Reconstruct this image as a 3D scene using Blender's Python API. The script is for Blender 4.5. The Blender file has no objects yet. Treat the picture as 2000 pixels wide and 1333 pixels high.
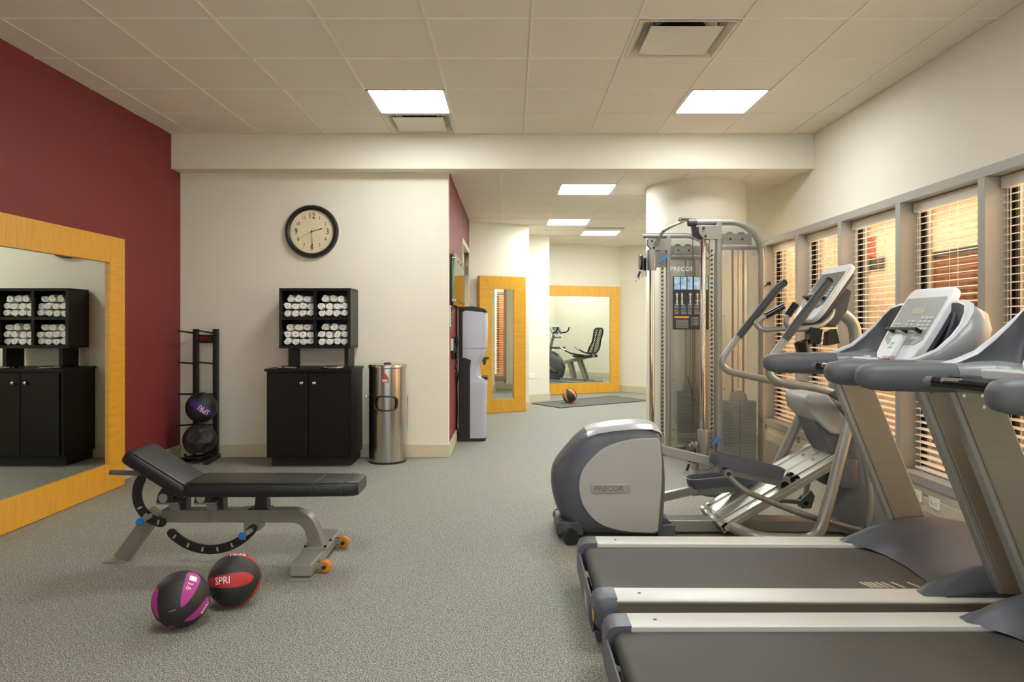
import bpy, bmesh, math, random
from mathutils import Vector, Matrix
random.seed(4)
R = math.radians
scene = bpy.context.scene
COL = scene.collection

# ------------------------------------------------------------------ camera, world, exposure
CAMZ = 1.26
cd = bpy.data.cameras.new('camera'); cam = bpy.data.objects.new('camera', cd); COL.objects.link(cam)
cam.location = (0, 0, CAMZ); cam.rotation_euler = (R(90), 0, 0)
cd.sensor_width = 36; cd.lens = 1387 / 2000 * 36; cd.shift_y = -0.01625; cd.clip_start = .05; cd.clip_end = 100
scene.camera = cam
w = bpy.data.worlds.new('world'); scene.world = w; w.use_nodes = True
w.node_tree.nodes['Background'].inputs[0].default_value = (.5, .5, .5, 1)
w.node_tree.nodes['Background'].inputs[1].default_value = .3
scene.view_settings.view_transform = 'Standard'; scene.view_settings.look = 'None'
scene.view_settings.gamma = 1; scene.view_settings.exposure = 1.56; scene.view_settings.use_curve_mapping = False
try:
    scene.cycles.max_bounces = 10; scene.cycles.diffuse_bounces = 6; scene.cycles.transparent_max_bounces = 16
    scene.cycles.sample_clamp_indirect = 6
except Exception: pass
PANEL_E = 12.0          # strength of the ceiling light panels
def area(name, loc, rot, sx, sy, power, colr):
    l = bpy.data.lights.new(name, 'AREA'); l.shape = 'RECTANGLE'; l.size = sx; l.size_y = sy; l.energy = power; l.color = colr
    o = bpy.data.objects.new(name, l); COL.objects.link(o); o.location = loc; o.rotation_euler = rot
    return o
# large fill lamp added behind the camera to brighten the ceiling, aimed up and forward
area('fill_light', (.0, -1.75, 1.5), (R(100), 0, 0), 4.5, 2.2, 24, (.95, 1, 1))
# lamps of the lobby outside the windows
area('lobby_lamp', (3.75, 6.6, 2.5), (0, 0, 0), .6, 4.4, 150, (1, .91, .74))
area('lobby_lamp', (3.75, 2.2, 2.5), (0, 0, 0), .6, 4.4, 150, (1, .91, .74))

# ------------------------------------------------------------------ materials
def lin(c):
    return tuple(((x / 255) / 12.92 if x / 255 <= .04045 else ((x / 255 + .055) / 1.055) ** 2.4) for x in c)
def mat(name, rgb, rough=.5, metal=0, var=.06, vs=6, bump=0, bs=200, rgb2=None, stretch=None, spec=None, coat=0):
    m = bpy.data.materials.new(name); m.use_nodes = True; nt = m.node_tree; N = nt.nodes; L = nt.links
    b = N['Principled BSDF']; b.inputs['Roughness'].default_value = rough; b.inputs['Metallic'].default_value = metal
    if spec is not None: b.inputs['Specular IOR Level'].default_value = spec
    if coat: b.inputs['Coat Weight'].default_value = coat; b.inputs['Coat Roughness'].default_value = .15
    tc = N.new('ShaderNodeTexCoord'); src = tc.outputs['Object']
    if stretch:
        mp = N.new('ShaderNodeMapping'); mp.inputs['Scale'].default_value = stretch; L.new(src, mp.inputs[0]); src = mp.outputs[0]
    nz = N.new('ShaderNodeTexNoise'); nz.inputs['Scale'].default_value = vs; nz.inputs['Detail'].default_value = 4
    L.new(src, nz.inputs['Vector'])
    c = lin(rgb)
    if rgb2 is None: c1 = [x * (1 - var) for x in c]; c2 = [min(1, x * (1 + var)) for x in c]
    else: c1 = c; c2 = lin(rgb2)
    mx = N.new('ShaderNodeMix'); mx.data_type = 'RGBA'
    mx.inputs[6].default_value = (*c1, 1); mx.inputs[7].default_value = (*c2, 1)
    mr = N.new('ShaderNodeMapRange'); mr.inputs[1].default_value = .32; mr.inputs[2].default_value = .68
    L.new(nz.outputs[0], mr.inputs[0]); L.new(mr.outputs[0], mx.inputs[0]); L.new(mx.outputs[2], b.inputs['Base Color'])
    if bump:
        n2 = N.new('ShaderNodeTexNoise'); n2.inputs['Scale'].default_value = bs; L.new(src, n2.inputs['Vector'])
        bp = N.new('ShaderNodeBump'); bp.inputs['Strength'].default_value = bump; bp.inputs['Distance'].default_value = .002
        L.new(n2.outputs[0], bp.inputs['Height']); L.new(bp.outputs[0], b.inputs['Normal'])
    return m
def emis(name, rgb, s):
    m = bpy.data.materials.new(name); m.use_nodes = True; nt = m.node_tree
    b = nt.nodes['Principled BSDF']; b.inputs['Base Color'].default_value = (.8, .8, .8, 1)
    b.inputs['Emission Color'].default_value = (*rgb, 1); b.inputs['Emission Strength'].default_value = s
    return m
def clear(name, tint, gloss=.12, rough=.02, haze=0.0, hazec=(.8, .8, .8)):
    m = bpy.data.materials.new(name); m.use_nodes = True; nt = m.node_tree; N = nt.nodes; L = nt.links
    N.remove(N['Principled BSDF']); out = N['Material Output']
    t = N.new('ShaderNodeBsdfTransparent'); t.inputs[0].default_value = (*tint, 1)
    g = N.new('ShaderNodeBsdfGlossy'); g.inputs['Roughness'].default_value = rough
    fr = N.new('ShaderNodeFresnel'); fr.inputs[0].default_value = 1.45
    ad = N.new('ShaderNodeMath'); ad.operation = 'MULTIPLY_ADD'; ad.inputs[1].default_value = .9; ad.inputs[2].default_value = gloss * .3
    L.new(fr.outputs[0], ad.inputs[0])
    mx = N.new('ShaderNodeMixShader'); L.new(ad.outputs[0], mx.inputs[0]); L.new(t.outputs[0], mx.inputs[1]); L.new(g.outputs[0], mx.inputs[2])
    last = mx
    if haze:
        d = N.new('ShaderNodeBsdfDiffuse'); d.inputs[0].default_value = (*hazec, 1)
        m2 = N.new('ShaderNodeMixShader'); m2.inputs[0].default_value = haze; L.new(mx.outputs[0], m2.inputs[1]); L.new(d.outputs[0], m2.inputs[2]); last = m2
    L.new(last.outputs[0], out.inputs[0])
    return m
M = {}
M['cream'] = mat('cream_paint', (225, 220, 203), .75, var=.012, vs=2, bump=.15, bs=260)
M['red'] = mat('maroon_paint', (124, 46, 46), .6, var=.02, vs=2, bump=.15, bs=260)
M['base'] = mat('cream_base', (204, 192, 164), .45, var=.01)
M['tile'] = mat('ceiling_tile', (230, 222, 208), .9, var=.03, vs=150, bump=.3, bs=400)
M['tbar'] = mat('white_bar', (232, 224, 212), .5, var=.01)
M['slab'] = mat('dark_plenum', (90, 85, 80), .9)
M['panel'] = emis('light_panel', (.93, .985, 1), PANEL_E)
M['panel2'] = emis('passage_light_panel', (.94, .985, .99), PANEL_E * 1.12)
M['lframe'] = mat('light_frame', (240, 235, 225), .5)
M['ventw'] = mat('white_metal', (214, 206, 190), .35, metal=.1, var=.02)
M['ventd'] = mat('duct_black', (14, 13, 12), .6)
M['wood'] = mat('honey_maple', (212, 152, 38), .38, vs=5, rgb2=(222, 166, 52), stretch=(1, 1, 9), coat=.2, bump=.05, bs=40)
M['woodh'] = mat('honey_maple_cross', (212, 152, 38), .38, vs=5, rgb2=(222, 166, 52), stretch=(9, 9, 1), coat=.2, bump=.05, bs=40)
M['mirror'] = mat('silvered_mirror', (225, 230, 222), .0, metal=1, var=0)
M['case'] = mat('taupe_casing', (160, 156, 146), .42, var=.02)
M['sash'] = mat('bronze_sash', (30, 27, 24), .4)
M['sashw'] = mat('window_sash_brown', (112, 104, 92), .45)
M['gripd'] = mat('dark_rubber_grip', (58, 60, 62), .45, var=.03, bump=.1, bs=600)
M['bench'] = mat('bench_grey_paint', (128, 125, 117), .34, metal=.3, var=.02)
M['pane'] = clear('window_glass', (.97, .97, .96), .12)
M['slat'] = mat('white_slat', (240, 228, 215), .4, var=.01)
M['cord'] = mat('white_cord', (235, 225, 212), .7)
M['peach'] = mat('peach_plaster', (234, 206, 170), .8, var=.03, vs=1.5)
M['brownwood'] = mat('brown_door_wood', (120, 62, 26), .45, vs=4, rgb2=(150, 82, 36), stretch=(1, 9, 1))
M['lobbyfloor'] = mat('lobby_floor', (160, 150, 138), .5)
M['signred'] = mat('sign_red', (216, 84, 66), .5)
M['espresso'] = mat('espresso_laminate', (14, 10, 9), .42, spec=.28, var=.15, vs=3, stretch=(1, 1, 6))
M['espin'] = mat('espresso_inside', (17, 14, 14), .55)
M['espshelf'] = mat('espresso_side', (20, 17, 15), .36, spec=.35, var=.1)
M['chrome'] = mat('chrome', (215, 213, 208), .08, metal=1, var=.01)
M['steel'] = mat('brushed_steel', (184, 182, 176), .22, metal=1, var=.12, vs=30, stretch=(1, 1, .05))
M['black'] = mat('black_powder', (22, 22, 23), .45, var=.1)
M['blackg'] = mat('black_gloss', (16, 16, 17), .2)
M['vinyl'] = mat('black_vinyl', (26, 26, 27), .36, var=.08, vs=12, bump=.25, bs=500)
M['seam'] = mat('grey_seam', (62, 62, 62), .6)
M['silver'] = mat('silver_paint', (150, 149, 142), .33, metal=.35, var=.02)
M['silverd'] = mat('silver_paint_dark', (128, 127, 120), .35, metal=.35, var=.02)
M['alu'] = mat('brushed_aluminium', (196, 192, 178), .3, metal=.75, var=.05, vs=40, stretch=(.03, 1, 1))
M['railm'] = mat('rail_aluminium', (205, 205, 199), .42, metal=.15, var=.02, vs=50, stretch=(.03, 1, 1))
M['railside'] = mat('rail_side', (148, 140, 126), .35, metal=.5, var=.03, vs=50, stretch=(.03, 1, 1))
M['slate'] = mat('slate_plastic', (84, 86, 94), .4, var=.03)
M['slated'] = mat('slate_plastic_dark', (66, 67, 73), .42, var=.03)
M['grip'] = mat('grey_rubber_grip', (88, 90, 93), .5, var=.03, bump=.1, bs=600)
M['lite'] = mat('light_grey_plastic', (186, 187, 190), .35, var=.02)
M['mid'] = mat('mid_grey_plastic', (122, 123, 125), .36, var=.02)
M['housing'] = mat('housing_grey', (164, 163, 160), .38, var=.02)
M['cap'] = mat('silver_cap', (182, 184, 190), .3, metal=.25, var=.02)
M['white'] = mat('white_plastic', (216, 216, 218), .35, var=.01)
M['memb'] = mat('grey_membrane', (150, 153, 148), .35, var=.03)
M['membd'] = mat('dark_membrane', (92, 95, 92), .3, var=.03)
M['key'] = mat('pale_keys', (192, 194, 190), .4)
M['lcd'] = mat('lcd_window', (176, 182, 160), .25)
M['green'] = mat('green_mark', (90, 190, 120), .4)
M['pinkish'] = mat('pink_tab', (196, 150, 146), .4)
M['stop'] = mat('red_stop', (222, 60, 40), .4)
M['stopd'] = mat('red_lever', (170, 24, 44), .4)
M['belt'] = mat('belt_rubber', (62, 60, 56), .55, var=.05, vs=30, bump=.3, bs=700)
M['mark'] = mat('belt_mark', (186, 172, 146), .6)
M['orange'] = mat('orange_wheel', (214, 132, 20), .4)
M['blue'] = mat('blue_knob', (24, 110, 190), .35)
M['bluel'] = mat('blue_lever', (70, 130, 190), .4)
M['purple'] = mat('violet_rubber', (70, 40, 120), .5)
M['magenta'] = mat('magenta_rubber', (172, 48, 138), .5)
M['ballred'] = mat('red_rubber', (180, 42, 42), .5)
M['ballk'] = mat('black_rubber', (38, 37, 37), .5, var=.06, bump=.3, bs=500)
M['ballo'] = mat('orange_rubber', (220, 128, 60), .5)
M['ink'] = mat('white_ink', (236, 228, 222), .5)
M['redink'] = mat('red_ink', (150, 24, 26), .5)
M['blackink'] = mat('black_ink', (26, 24, 22), .5)
M['greyink'] = mat('grey_ink', (150, 138, 112), .6)
M['orangeink'] = mat('orange_ink', (220, 150, 40), .5)
M['cooler'] = mat('cooler_silver', (186, 187, 198), .32, metal=.15, var=.01)
M['towel'] = mat('terry_towel', (252, 250, 246), .95, var=.03, vs=60, bump=1.0, bs=220)
M['dial'] = mat('cream_dial', (222, 208, 172), .6, var=.03, vs=8)
M['clockrim'] = mat('clock_rim', (34, 30, 29), .28)
M['matm'] = mat('mat_rubber', (92, 92, 88), .7, var=.05)
M['matedge'] = mat('mat_edge', (34, 33, 32), .7)
M['acrylic'] = clear('clear_acrylic', (.965, .97, .96), .35, .06, haze=.05, hazec=(.6, .6, .56))
M['signglass'] = clear('sign_glass', (.62, .92, .76), .4, .02)
M['poster'] = mat('sign_sheet', (90, 170, 130), .5, vs=9, rgb2=(190, 220, 196))
M['photo'] = mat('placard_photo', (98, 150, 200), .4, vs=30, rgb2=(190, 214, 236))
M['placard'] = mat('placard_black', (44, 46, 50), .4)
M['weight'] = mat('weight_plate_grey', (160, 167, 163), .42, metal=.1, var=.04)
M['bulb_white'] = mat('outlet_white', (238, 234, 226), .35)
M['amber'] = mat('amber_sticker', (210, 160, 60), .5)
M['sticker'] = mat('pale_sticker', (200, 196, 180), .5)
M['redlabel'] = mat('red_label', (178, 60, 48), .5)

# floor: speckled rubber
def floor_mat():
    m = bpy.data.materials.new('speckled_rubber'); m.use_nodes = True; nt = m.node_tree; N = nt.nodes; L = nt.links
    b = N['Principled BSDF']; b.inputs['Roughness'].default_value = .62
    tc = N.new('ShaderNodeTexCoord')
    def noise(s, d=2):
        n = N.new('ShaderNodeTexNoise'); n.inputs['Scale'].default_value = s; n.inputs['Detail'].default_value = d
        L.new(tc.outputs['Object'], n.inputs['Vector']); return n
    def ramp(src, a, bb):
        r = N.new('ShaderNodeMapRange'); r.inputs[1].default_value = a; r.inputs[2].default_value = bb; L.new(src, r.inputs[0]); return r.outputs[0]
    def mix(f, c1, c2, l1=None):
        x = N.new('ShaderNodeMix'); x.data_type = 'RGBA'; L.new(f, x.inputs[0])
        if l1: L.new(l1, x.inputs[6])
        else: x.inputs[6].default_value = (*lin(c1), 1)
        x.inputs[7].default_value = (*lin(c2), 1); return x.outputs[2]
    a = mix(ramp(noise(150).outputs[0], .40, .60), (74, 76, 71), (134, 136, 127))
    v = N.new('ShaderNodeTexVoronoi'); v.inputs['Scale'].default_value = 300; L.new(tc.outputs['Object'], v.inputs['Vector'])
    f2 = ramp(noise(200, 1).outputs[0], .55, .62)
    c = mix(f2, None, (200, 200, 186), a)
    f3 = ramp(noise(1.1, 3).outputs[0], .25, .95)
    mm = N.new('ShaderNodeMath'); mm.operation = 'MULTIPLY'; mm.inputs[1].default_value = .18; L.new(f3, mm.inputs[0])
    c = mix(mm.outputs[0], None, (140, 138, 124), c)
    L.new(c, b.inputs['Base Color'])
    bp = N.new('ShaderNodeBump'); bp.inputs['Strength'].default_value = .2; bp.inputs['Distance'].default_value = .002
    L.new(v.outputs[0], bp.inputs['Height']); L.new(bp.outputs[0], b.inputs['Normal'])
    return m
M['floor'] = floor_mat()

# ------------------------------------------------------------------ helpers
def tagit(o, label, cat, group=None, kind=None):
    if label: o['label'] = label
    if cat: o['category'] = cat
    if group: o['group'] = group
    if kind: o['kind'] = kind
    return o
def thing(name, loc, label, cat, group=None):
    o = bpy.data.objects.new(name, None); COL.objects.link(o); o.location = loc; o.empty_display_size = .1
    return tagit(o, label, cat, group)
def origin(o):
    v = Vector((0, 0, 0))
    while o: v += o.location; o = o.parent
    return v
def fillet(pts, r, n=5):
    P = [Vector(p) for p in pts]
    if len(P) < 3 or not r: return P
    out = [P[0]]
    for i in range(1, len(P) - 1):
        a, b, c = P[i - 1], P[i], P[i + 1]
        la, lc = (a - b).length, (c - b).length; rr = min(r, la * .49, lc * .49)
        p0 = b + (a - b).normalized() * rr; p1 = b + (c - b).normalized() * rr
        for k in range(n + 1):
            t = k / n; out.append(p0 * (1 - t) ** 2 + b * 2 * t * (1 - t) + p1 * t * t)
    out.append(P[-1]); return out
def rrect(w, h, r, n=4):
    out = []
    for cx, cy, a0 in ((w / 2 - r, h / 2 - r, 0), (-w / 2 + r, h / 2 - r, 90), (-w / 2 + r, -h / 2 + r, 180), (w / 2 - r, -h / 2 + r, 270)):
        for k in range(n + 1):
            a = R(a0 + 90 * k / n); out.append((cx + r * math.cos(a), cy + r * math.sin(a)))
    return out
class MB:
    def __init__(s, T=None): s.v = []; s.f = []; s.T = T
    def add(s, vs, fs):
        o = len(s.v)
        for p in vs:
            p = Vector(p); s.v.append(s.T @ p if s.T else p)
        s.f += [tuple(i + o for i in f) for f in fs]
        return s
    def box(s, x0, x1, y0, y1, z0, z1):
        return s.add([(x0, y0, z0), (x1, y0, z0), (x1, y1, z0), (x0, y1, z0), (x0, y0, z1), (x1, y0, z1), (x1, y1, z1), (x0, y1, z1)],
                     [(0, 3, 2, 1), (4, 5, 6, 7), (0, 1, 5, 4), (1, 2, 6, 5), (2, 3, 7, 6), (3, 0, 4, 7)])
    def bar(s, p0, p1, w, h, up=(0, 0, 1)):       # rectangular bar from p0 to p1
        p0 = Vector(p0); p1 = Vector(p1); d = (p1 - p0).normalized(); side = d.cross(Vector(up)).normalized(); u = side.cross(d)
        vs = []
        for p in (p0, p1):
            for a, b in ((-1, -1), (1, -1), (1, 1), (-1, 1)): vs.append(p + side * a * w / 2 + u * b * h / 2)
        return s.add(vs, [(3, 2, 1, 0), (4, 5, 6, 7), (0, 1, 5, 4), (1, 2, 6, 5), (2, 3, 7, 6), (3, 0, 4, 7)])
    def prism(s, poly, a0, a1, ax='y'):           # poly in the plane across axis ax
        f = {'y': lambda p, a: (p[0], a, p[1]), 'z': lambda p, a: (p[0], p[1], a), 'x': lambda p, a: (a, p[0], p[1])}[ax]
        n = len(poly); vs = [f(p, a0) for p in poly] + [f(p, a1) for p in poly]
        return s.add(vs, [tuple(range(n)), tuple(range(2 * n - 1, n - 1, -1))] + [(i, i + n, (i + 1) % n + n, (i + 1) % n) for i in range(n)])
    def loft(s, rings, caps=True, closed=True):
        n = len(rings[0]); vs = [p for r in rings for p in r]; fs = []
        for k in range(len(rings) - 1):
            for i in range(n if closed else n - 1):
                j = (i + 1) % n; fs.append((k * n + i, k * n + j, (k + 1) * n + j, (k + 1) * n + i))
        if caps and closed: fs += [tuple(range(n - 1, -1, -1)), tuple((len(rings) - 1) * n + i for i in range(n))]
        return s.add(vs, fs)
    def tube(s, pts, r, seg=10, bend=0, flat=None, n=5):
        P = fillet(pts, bend, n) if bend else [Vector(p) for p in pts]
        rr = r if isinstance(r, (list, tuple)) else [r] * len(P)
        t0 = (P[1] - P[0]).normalized(); up = Vector((0, 0, 1)) if abs(t0.z) < .9 else Vector((0, 1, 0))
        u = (up - t0 * up.dot(t0)).normalized(); rings = []
        for i, p in enumerate(P):
            t = (P[min(i + 1, len(P) - 1)] - P[max(i - 1, 0)]).normalized()
            u = (u - t * u.dot(t)).normalized(); vv = t.cross(u)
            q = rr[min(i, len(rr) - 1)]
            rings.append([p + u * q * math.cos(2 * math.pi * k / seg) + vv * q * (flat or 1) * math.sin(2 * math.pi * k / seg) for k in range(seg)])
        return s.loft(rings)
    def cyl(s, p0, p1, r0, r1=None, seg=16):
        return s.tube([p0, p1], [r0, r1 if r1 is not None else r0], seg)
    def lathe(s, prof, c=(0, 0, 0), ax='z', seg=28):
        c = Vector(c); rings = []
        for r, z in prof:
            ring = []
            for k in range(seg):
                a = 2 * math.pi * k / seg; x, y = r * math.cos(a), r * math.sin(a)
                ring.append(c + Vector({'z': (x, y, z), 'y': (x, z, y), 'x': (z, x, y)}[ax]))
            rings.append(ring)
        return s.loft(rings)
    def sphere(s, c, r, seg=32, rings=18, sc=(1, 1, 1)):
        return s.lathe([(max(r * math.sin(math.pi * k / rings), 1e-4), -r * math.cos(math.pi * k / rings)) for k in range(rings + 1)], c, 'z', seg)
    def patch(s, c, d, up, r, L, W, fn, nu=14, nv=6, off=0):     # patch on a sphere
        c = Vector(c); d = Vector(d).normalized(); u = (Vector(up) - d * Vector(up).dot(d)).normalized(); v = d.cross(u)
        g = []
        for i in range(nu + 1):
            a = (2 * i / nu - 1) * L; wd = W * fn(2 * i / nu - 1)
            for j in range(nv + 1):
                b = (2 * j / nv - 1) * wd
                q = (d * math.cos(a) + u * math.sin(a)) * math.cos(b) + v * math.sin(b)
                g.append(c + q * r)
        return s.add(g, [(i * (nv + 1) + j, i * (nv + 1) + j + 1, (i + 1) * (nv + 1) + j + 1, (i + 1) * (nv + 1) + j) for i in range(nu) for j in range(nv)])
    def build(s, name, m, parent=None, bevel=0, seg=2, ang=35, label=None, kind=None):
        o0 = origin(parent) if parent else Vector((0, 0, 0))
        me = bpy.data.meshes.new(name); me.from_pydata([tuple(p - o0) for p in s.v], [], s.f)
        bm = bmesh.new(); bm.from_mesh(me); bmesh.ops.remove_doubles(bm, verts=bm.verts, dist=1e-5)
        bmesh.ops.recalc_face_normals(bm, faces=bm.faces)
        for f in bm.faces: f.smooth = True
        for e in bm.edges:
            if len(e.link_faces) == 2: e.smooth = e.calc_face_angle(0) < R(ang)
        bm.to_mesh(me); bm.free()
        o = bpy.data.objects.new(name, me); COL.objects.link(o); o.data.materials.append(M[m] if isinstance(m, str) else m)
        if parent: o.parent = parent
        if bevel:
            b = o.modifiers.new('b', 'BEVEL'); b.width = bevel; b.segments = seg; b.limit_method = 'ANGLE'; b.angle_limit = R(40); b.harden_normals = True
        if label: o['label'] = label
        if kind: o['kind'] = kind
        return o
def ellring(c, u, v, ru, rv, n=16, p=1.0):
    c = Vector(c); u = Vector(u); v = Vector(v); out = []
    for k in range(n):
        a = 2 * math.pi * k / n; ca, sa = math.cos(a), math.sin(a)
        out.append(c + u * ru * math.copysign(abs(ca) ** p, ca) + v * rv * math.copysign(abs(sa) ** p, sa))
    return out
def text(s, size, m, parent, place, name='lettering', ext=.0012, label=None, squash=1.0, bold=0.0):
    """text mesh: place maps local (x right, y up, z out) to the world"""
    cu = bpy.data.curves.new('t', 'FONT'); cu.body = s; cu.size = size; cu.align_x = 'CENTER'; cu.align_y = 'CENTER'
    cu.extrude = ext / 2; cu.resolution_u = 2; cu.offset = bold
    to = bpy.data.objects.new('t', cu); COL.objects.link(to)
    bpy.context.view_layer.update()
    me = bpy.data.meshes.new_from_object(to.evaluated_get(bpy.context.evaluated_depsgraph_get()))
    bpy.data.objects.remove(to); bpy.data.curves.remove(cu)
    if getattr(place, 'curved', False):
        bm = bmesh.new(); bm.from_mesh(me)
        for _ in range(3):
            es = [e for e in bm.edges if e.calc_length() > size * .16]
            if es: bmesh.ops.subdivide_edges(bm, edges=es, cuts=1); bmesh.ops.triangulate(bm, faces=bm.faces)
        bm.to_mesh(me); bm.free()
    o0 = origin(parent)
    for v in me.vertices: v.co = Vector(place(v.co.x * squash, v.co.y, v.co.z + ext / 2)) - o0
    me.materials.clear(); me.materials.append(M[m]); me.name = name
    o = bpy.data.objects.new(name, me); COL.objects.link(o); o.parent = parent
    if label: o['label'] = label
    return o
def plane_place(c, right, up):
    c = Vector(c); r = Vector(right).normalized(); u = Vector(up).normalized(); n = r.cross(u)
    return lambda x, y, z: c + r * x + u * y + n * z
def sphere_place(c, d, right, r):
    c = Vector(c); d = Vector(d).normalized(); rt = (Vector(right) - d * Vector(right).dot(d)).normalized(); up = d.cross(rt)
    f = lambda x, y, z: c + (d + rt * (x / r) + up * (y / r)).normalized() * (r + z)
    f.curved = True
    return f
def copy_tree(o, parent=None):
    c = o.copy(); COL.objects.link(c); c.parent = parent
    for ch in [k for k in bpy.data.objects if k.parent == o]: copy_tree(ch, c)
    return c
def struct(mb, name, m, **k):
    return mb.build(name, m, kind='structure', **k)

# ------------------------------------------------------------------ room shell
XL, XR, YB, CZ, CZ2, BZ = -3.15, 2.79, 6.745, 3.019, 2.72, 2.697
YR = -2.0
fl = struct(MB().box(-3.4, 4.9, YR - .1, 14, -.1, 0), 'floor', 'floor')
struct(MB().box(XL - .12, XL, YR, YB + .12, 0, CZ + .1), 'wall_left', 'red')
struct(MB().box(XL, -.605, YB, YB + .1, 0, CZ + .1), 'wall_back', 'cream')
struct(MB().box(-.725, -.606, YB + .1, 8.545, 0, CZ2 + .1).box(-.725, -.606, 9.86, 10.05, 0, CZ2 + .1).box(-.725, -.606, 8.545, 9.86, 2.31, CZ2 + .1), 'wall_passage', 'red')
struct(MB().box(XL - .12, XR + .1, YR - .1, YR, 0, CZ + .1), 'wall_front', 'cream')
def wallseg(p0, p1, name, m='cream', z0=0, z1=CZ2 + .1, th=.1):
    a = Vector((*p0, 0)); b = Vector((*p1, 0)); d = (b - a).normalized(); n = Vector((-d.y, d.x, 0))
    return struct(MB().prism([tuple((a).xy), tuple(b.xy), tuple((b + n * th).xy), tuple((a + n * th).xy)], z0, z1, 'z'), name, m)
wallseg((-.614, 10.02), (.248, 10.44), 'wall_nook_left')
wallseg((.248, 10.44), (-.2, 11.35), 'wall_nook_return')
wallseg((-.25, 11.22), (.617, 11.73), 'wall_pier')
wallseg((.617, 11.73), (.25, 12.42), 'wall_pier_return')
wallseg((-.1, 12.439), (2.03, 13.30), 'wall_far')
wallseg((2.03, 13.30), (2.44, 12.95), 'wall_far_right')
wallseg((2.44, 12.95), (4.7, 12.95), 'wall_alcove_back')
wallseg((4.6, 12.95), (4.6, 9.2), 'wall_alcove_right')
wallseg((4.7, 9.1), (XR, 9.1), 'wall_alcove_front', th=-.1)
# right wall with the window strip
W0, W1 = 7.85, 7.85 - .911 * 6
wr = MB().box(XR, XR + .16, YR, W1, 0, CZ + .1).box(XR, XR + .16, W0, 9.2, 0, CZ + .1).box(XR, XR + .16, W1, W0, 2.14, CZ + .1).box(XR + .012, XR + .16, W1, W0, 0, .22)
struct(wr, 'wall_right', 'cream')
# beam between the two ceilings
struct(MB().box(XL, XR, 6.558, 6.75, BZ, CZ + .1), 'trim_beam', 'cream', bevel=.004)
# baseboards
def baseb(name, p0, p1, h=.12, th=.014, inset=0):
    a = Vector((*p0, 0)); b = Vector((*p1, 0)); d = (b - a).normalized(); n = Vector((d.y, -d.x, 0)) * th
    return struct(MB().prism([tuple(a.xy), tuple(b.xy), tuple((b + n).xy), tuple((a + n).xy)], .0005, h, 'z'), name, 'base', bevel=.003)
baseb('baseboard_left', (XL, YR), (XL, YB)); baseb('baseboard_back', (XL, YB), (-.592, YB))
baseb('baseboard_passage', (-.606, YB - .013), (-.606, 8.49))
baseb('baseboard_nook', (-.614, 10.02), (.248, 10.44)); baseb('baseboard_nook_return', (.248, 10.44), (-.2, 11.35)); baseb('baseboard_pier', (-.25, 11.22), (.617, 11.73))
baseb('baseboard_pier_return', (.617, 11.73), (.25, 12.42)); baseb('baseboard_far', (-.1, 12.439), (2.03, 13.30)); baseb('baseboard_far_right', (2.03, 13.30), (2.44, 12.95))
baseb('baseboard_alcove_back', (2.44, 12.95), (4.6, 12.95)); baseb('baseboard_alcove_right', (4.6, 12.95), (4.6, 9.2)); baseb('baseboard_alcove_front', (4.6, 9.2), (XR, 9.2))
baseb('baseboard_right', (XR, 9.2), (XR, YR), h=.10)
# column
struct(MB().lathe([(.52, 0), (.52, CZ2 + .05)], (1.965, 7.6, 0), 'z', 64), 'column', 'cream')
struct(MB().lathe([(.52, .0005), (.534, .0005), (.534, .118), (.53, .12), (.52, .12)], (1.965, 7.6, 0), 'z', 64), 'baseboard_column', 'base')

# ceilings: every tile and bar a piece of its own
T = .611
def ceiling(name, x0, x1, y0, y1, z, xg, yg, skip, slab):
    c = struct(MB().box(x0, x1, y0, y1, z + .06, z + .10), name, 'slab')
    xs = [x0] + [xg + T * k for k in range(-9, 9) if x0 + .02 < xg + T * k < x1 - .02] + [x1]
    ys = [y0] + [yg + T * k for k in range(-14, 14) if y0 + .02 < yg + T * k < y1 - .02] + [y1]
    cache = {}
    for i in range(len(xs) - 1):
        for j in range(len(ys) - 1):
            cx, cy = (xs[i] + xs[i + 1]) / 2, (ys[j] + ys[j + 1]) / 2
            if any(abs(cx - a) < .2 and abs(cy - b) < .2 for a, b in skip): continue
            wx, wy = xs[i + 1] - xs[i], ys[j + 1] - ys[j]; key = (round(wx, 3), round(wy, 3))
            if key not in cache:
                hx, hy = wx / 2 - .004, wy / 2 - .004
                o = MB().box(-hx, hx, -hy, hy, 0, .015).build('ceiling_tile', 'tile'); cache[key] = o.data
            else:
                o = bpy.data.objects.new('ceiling_tile', cache[key]); COL.objects.link(o)
            o.parent = c; o.location = (cx, cy, z + random.uniform(0, .0015))
    for x in xs[1:-1]: MB().box(x - .008, x + .008, y0, y1, z - .004, z + .03).build('ceiling_bar', 'tbar', c)
    for y in ys[1:-1]: MB().box(x0, x1, y - .008, y + .008, z - .0035, z + .03).build('ceiling_bar', 'tbar', c)
    return c
XG, YG, XG2, YG2 = .115, 4.08, .495, 7.37
LIGHTS = [(-.80, 5.606), (1.64, 5.606), (-.80, 1.94), (1.64, 1.94)]
LIGHTS2 = [(.80, 7.675), (.80, 10.12), (1.41, 11.34), (3.85, 10.12), (3.85, 12.0)]
VENTS = [(1.03, 4.385), (-.80, 6.217)]
SLOT = [(1.41, 10.73)]
ceiling('ceiling', XL, XR, YR, 6.558, CZ, XG, YG, LIGHTS + VENTS, None)
ceiling('ceiling_back_room', -.605, 4.7, 6.75, 13.4, CZ2, XG2, YG2, LIGHTS2 + SLOT, None)
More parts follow.
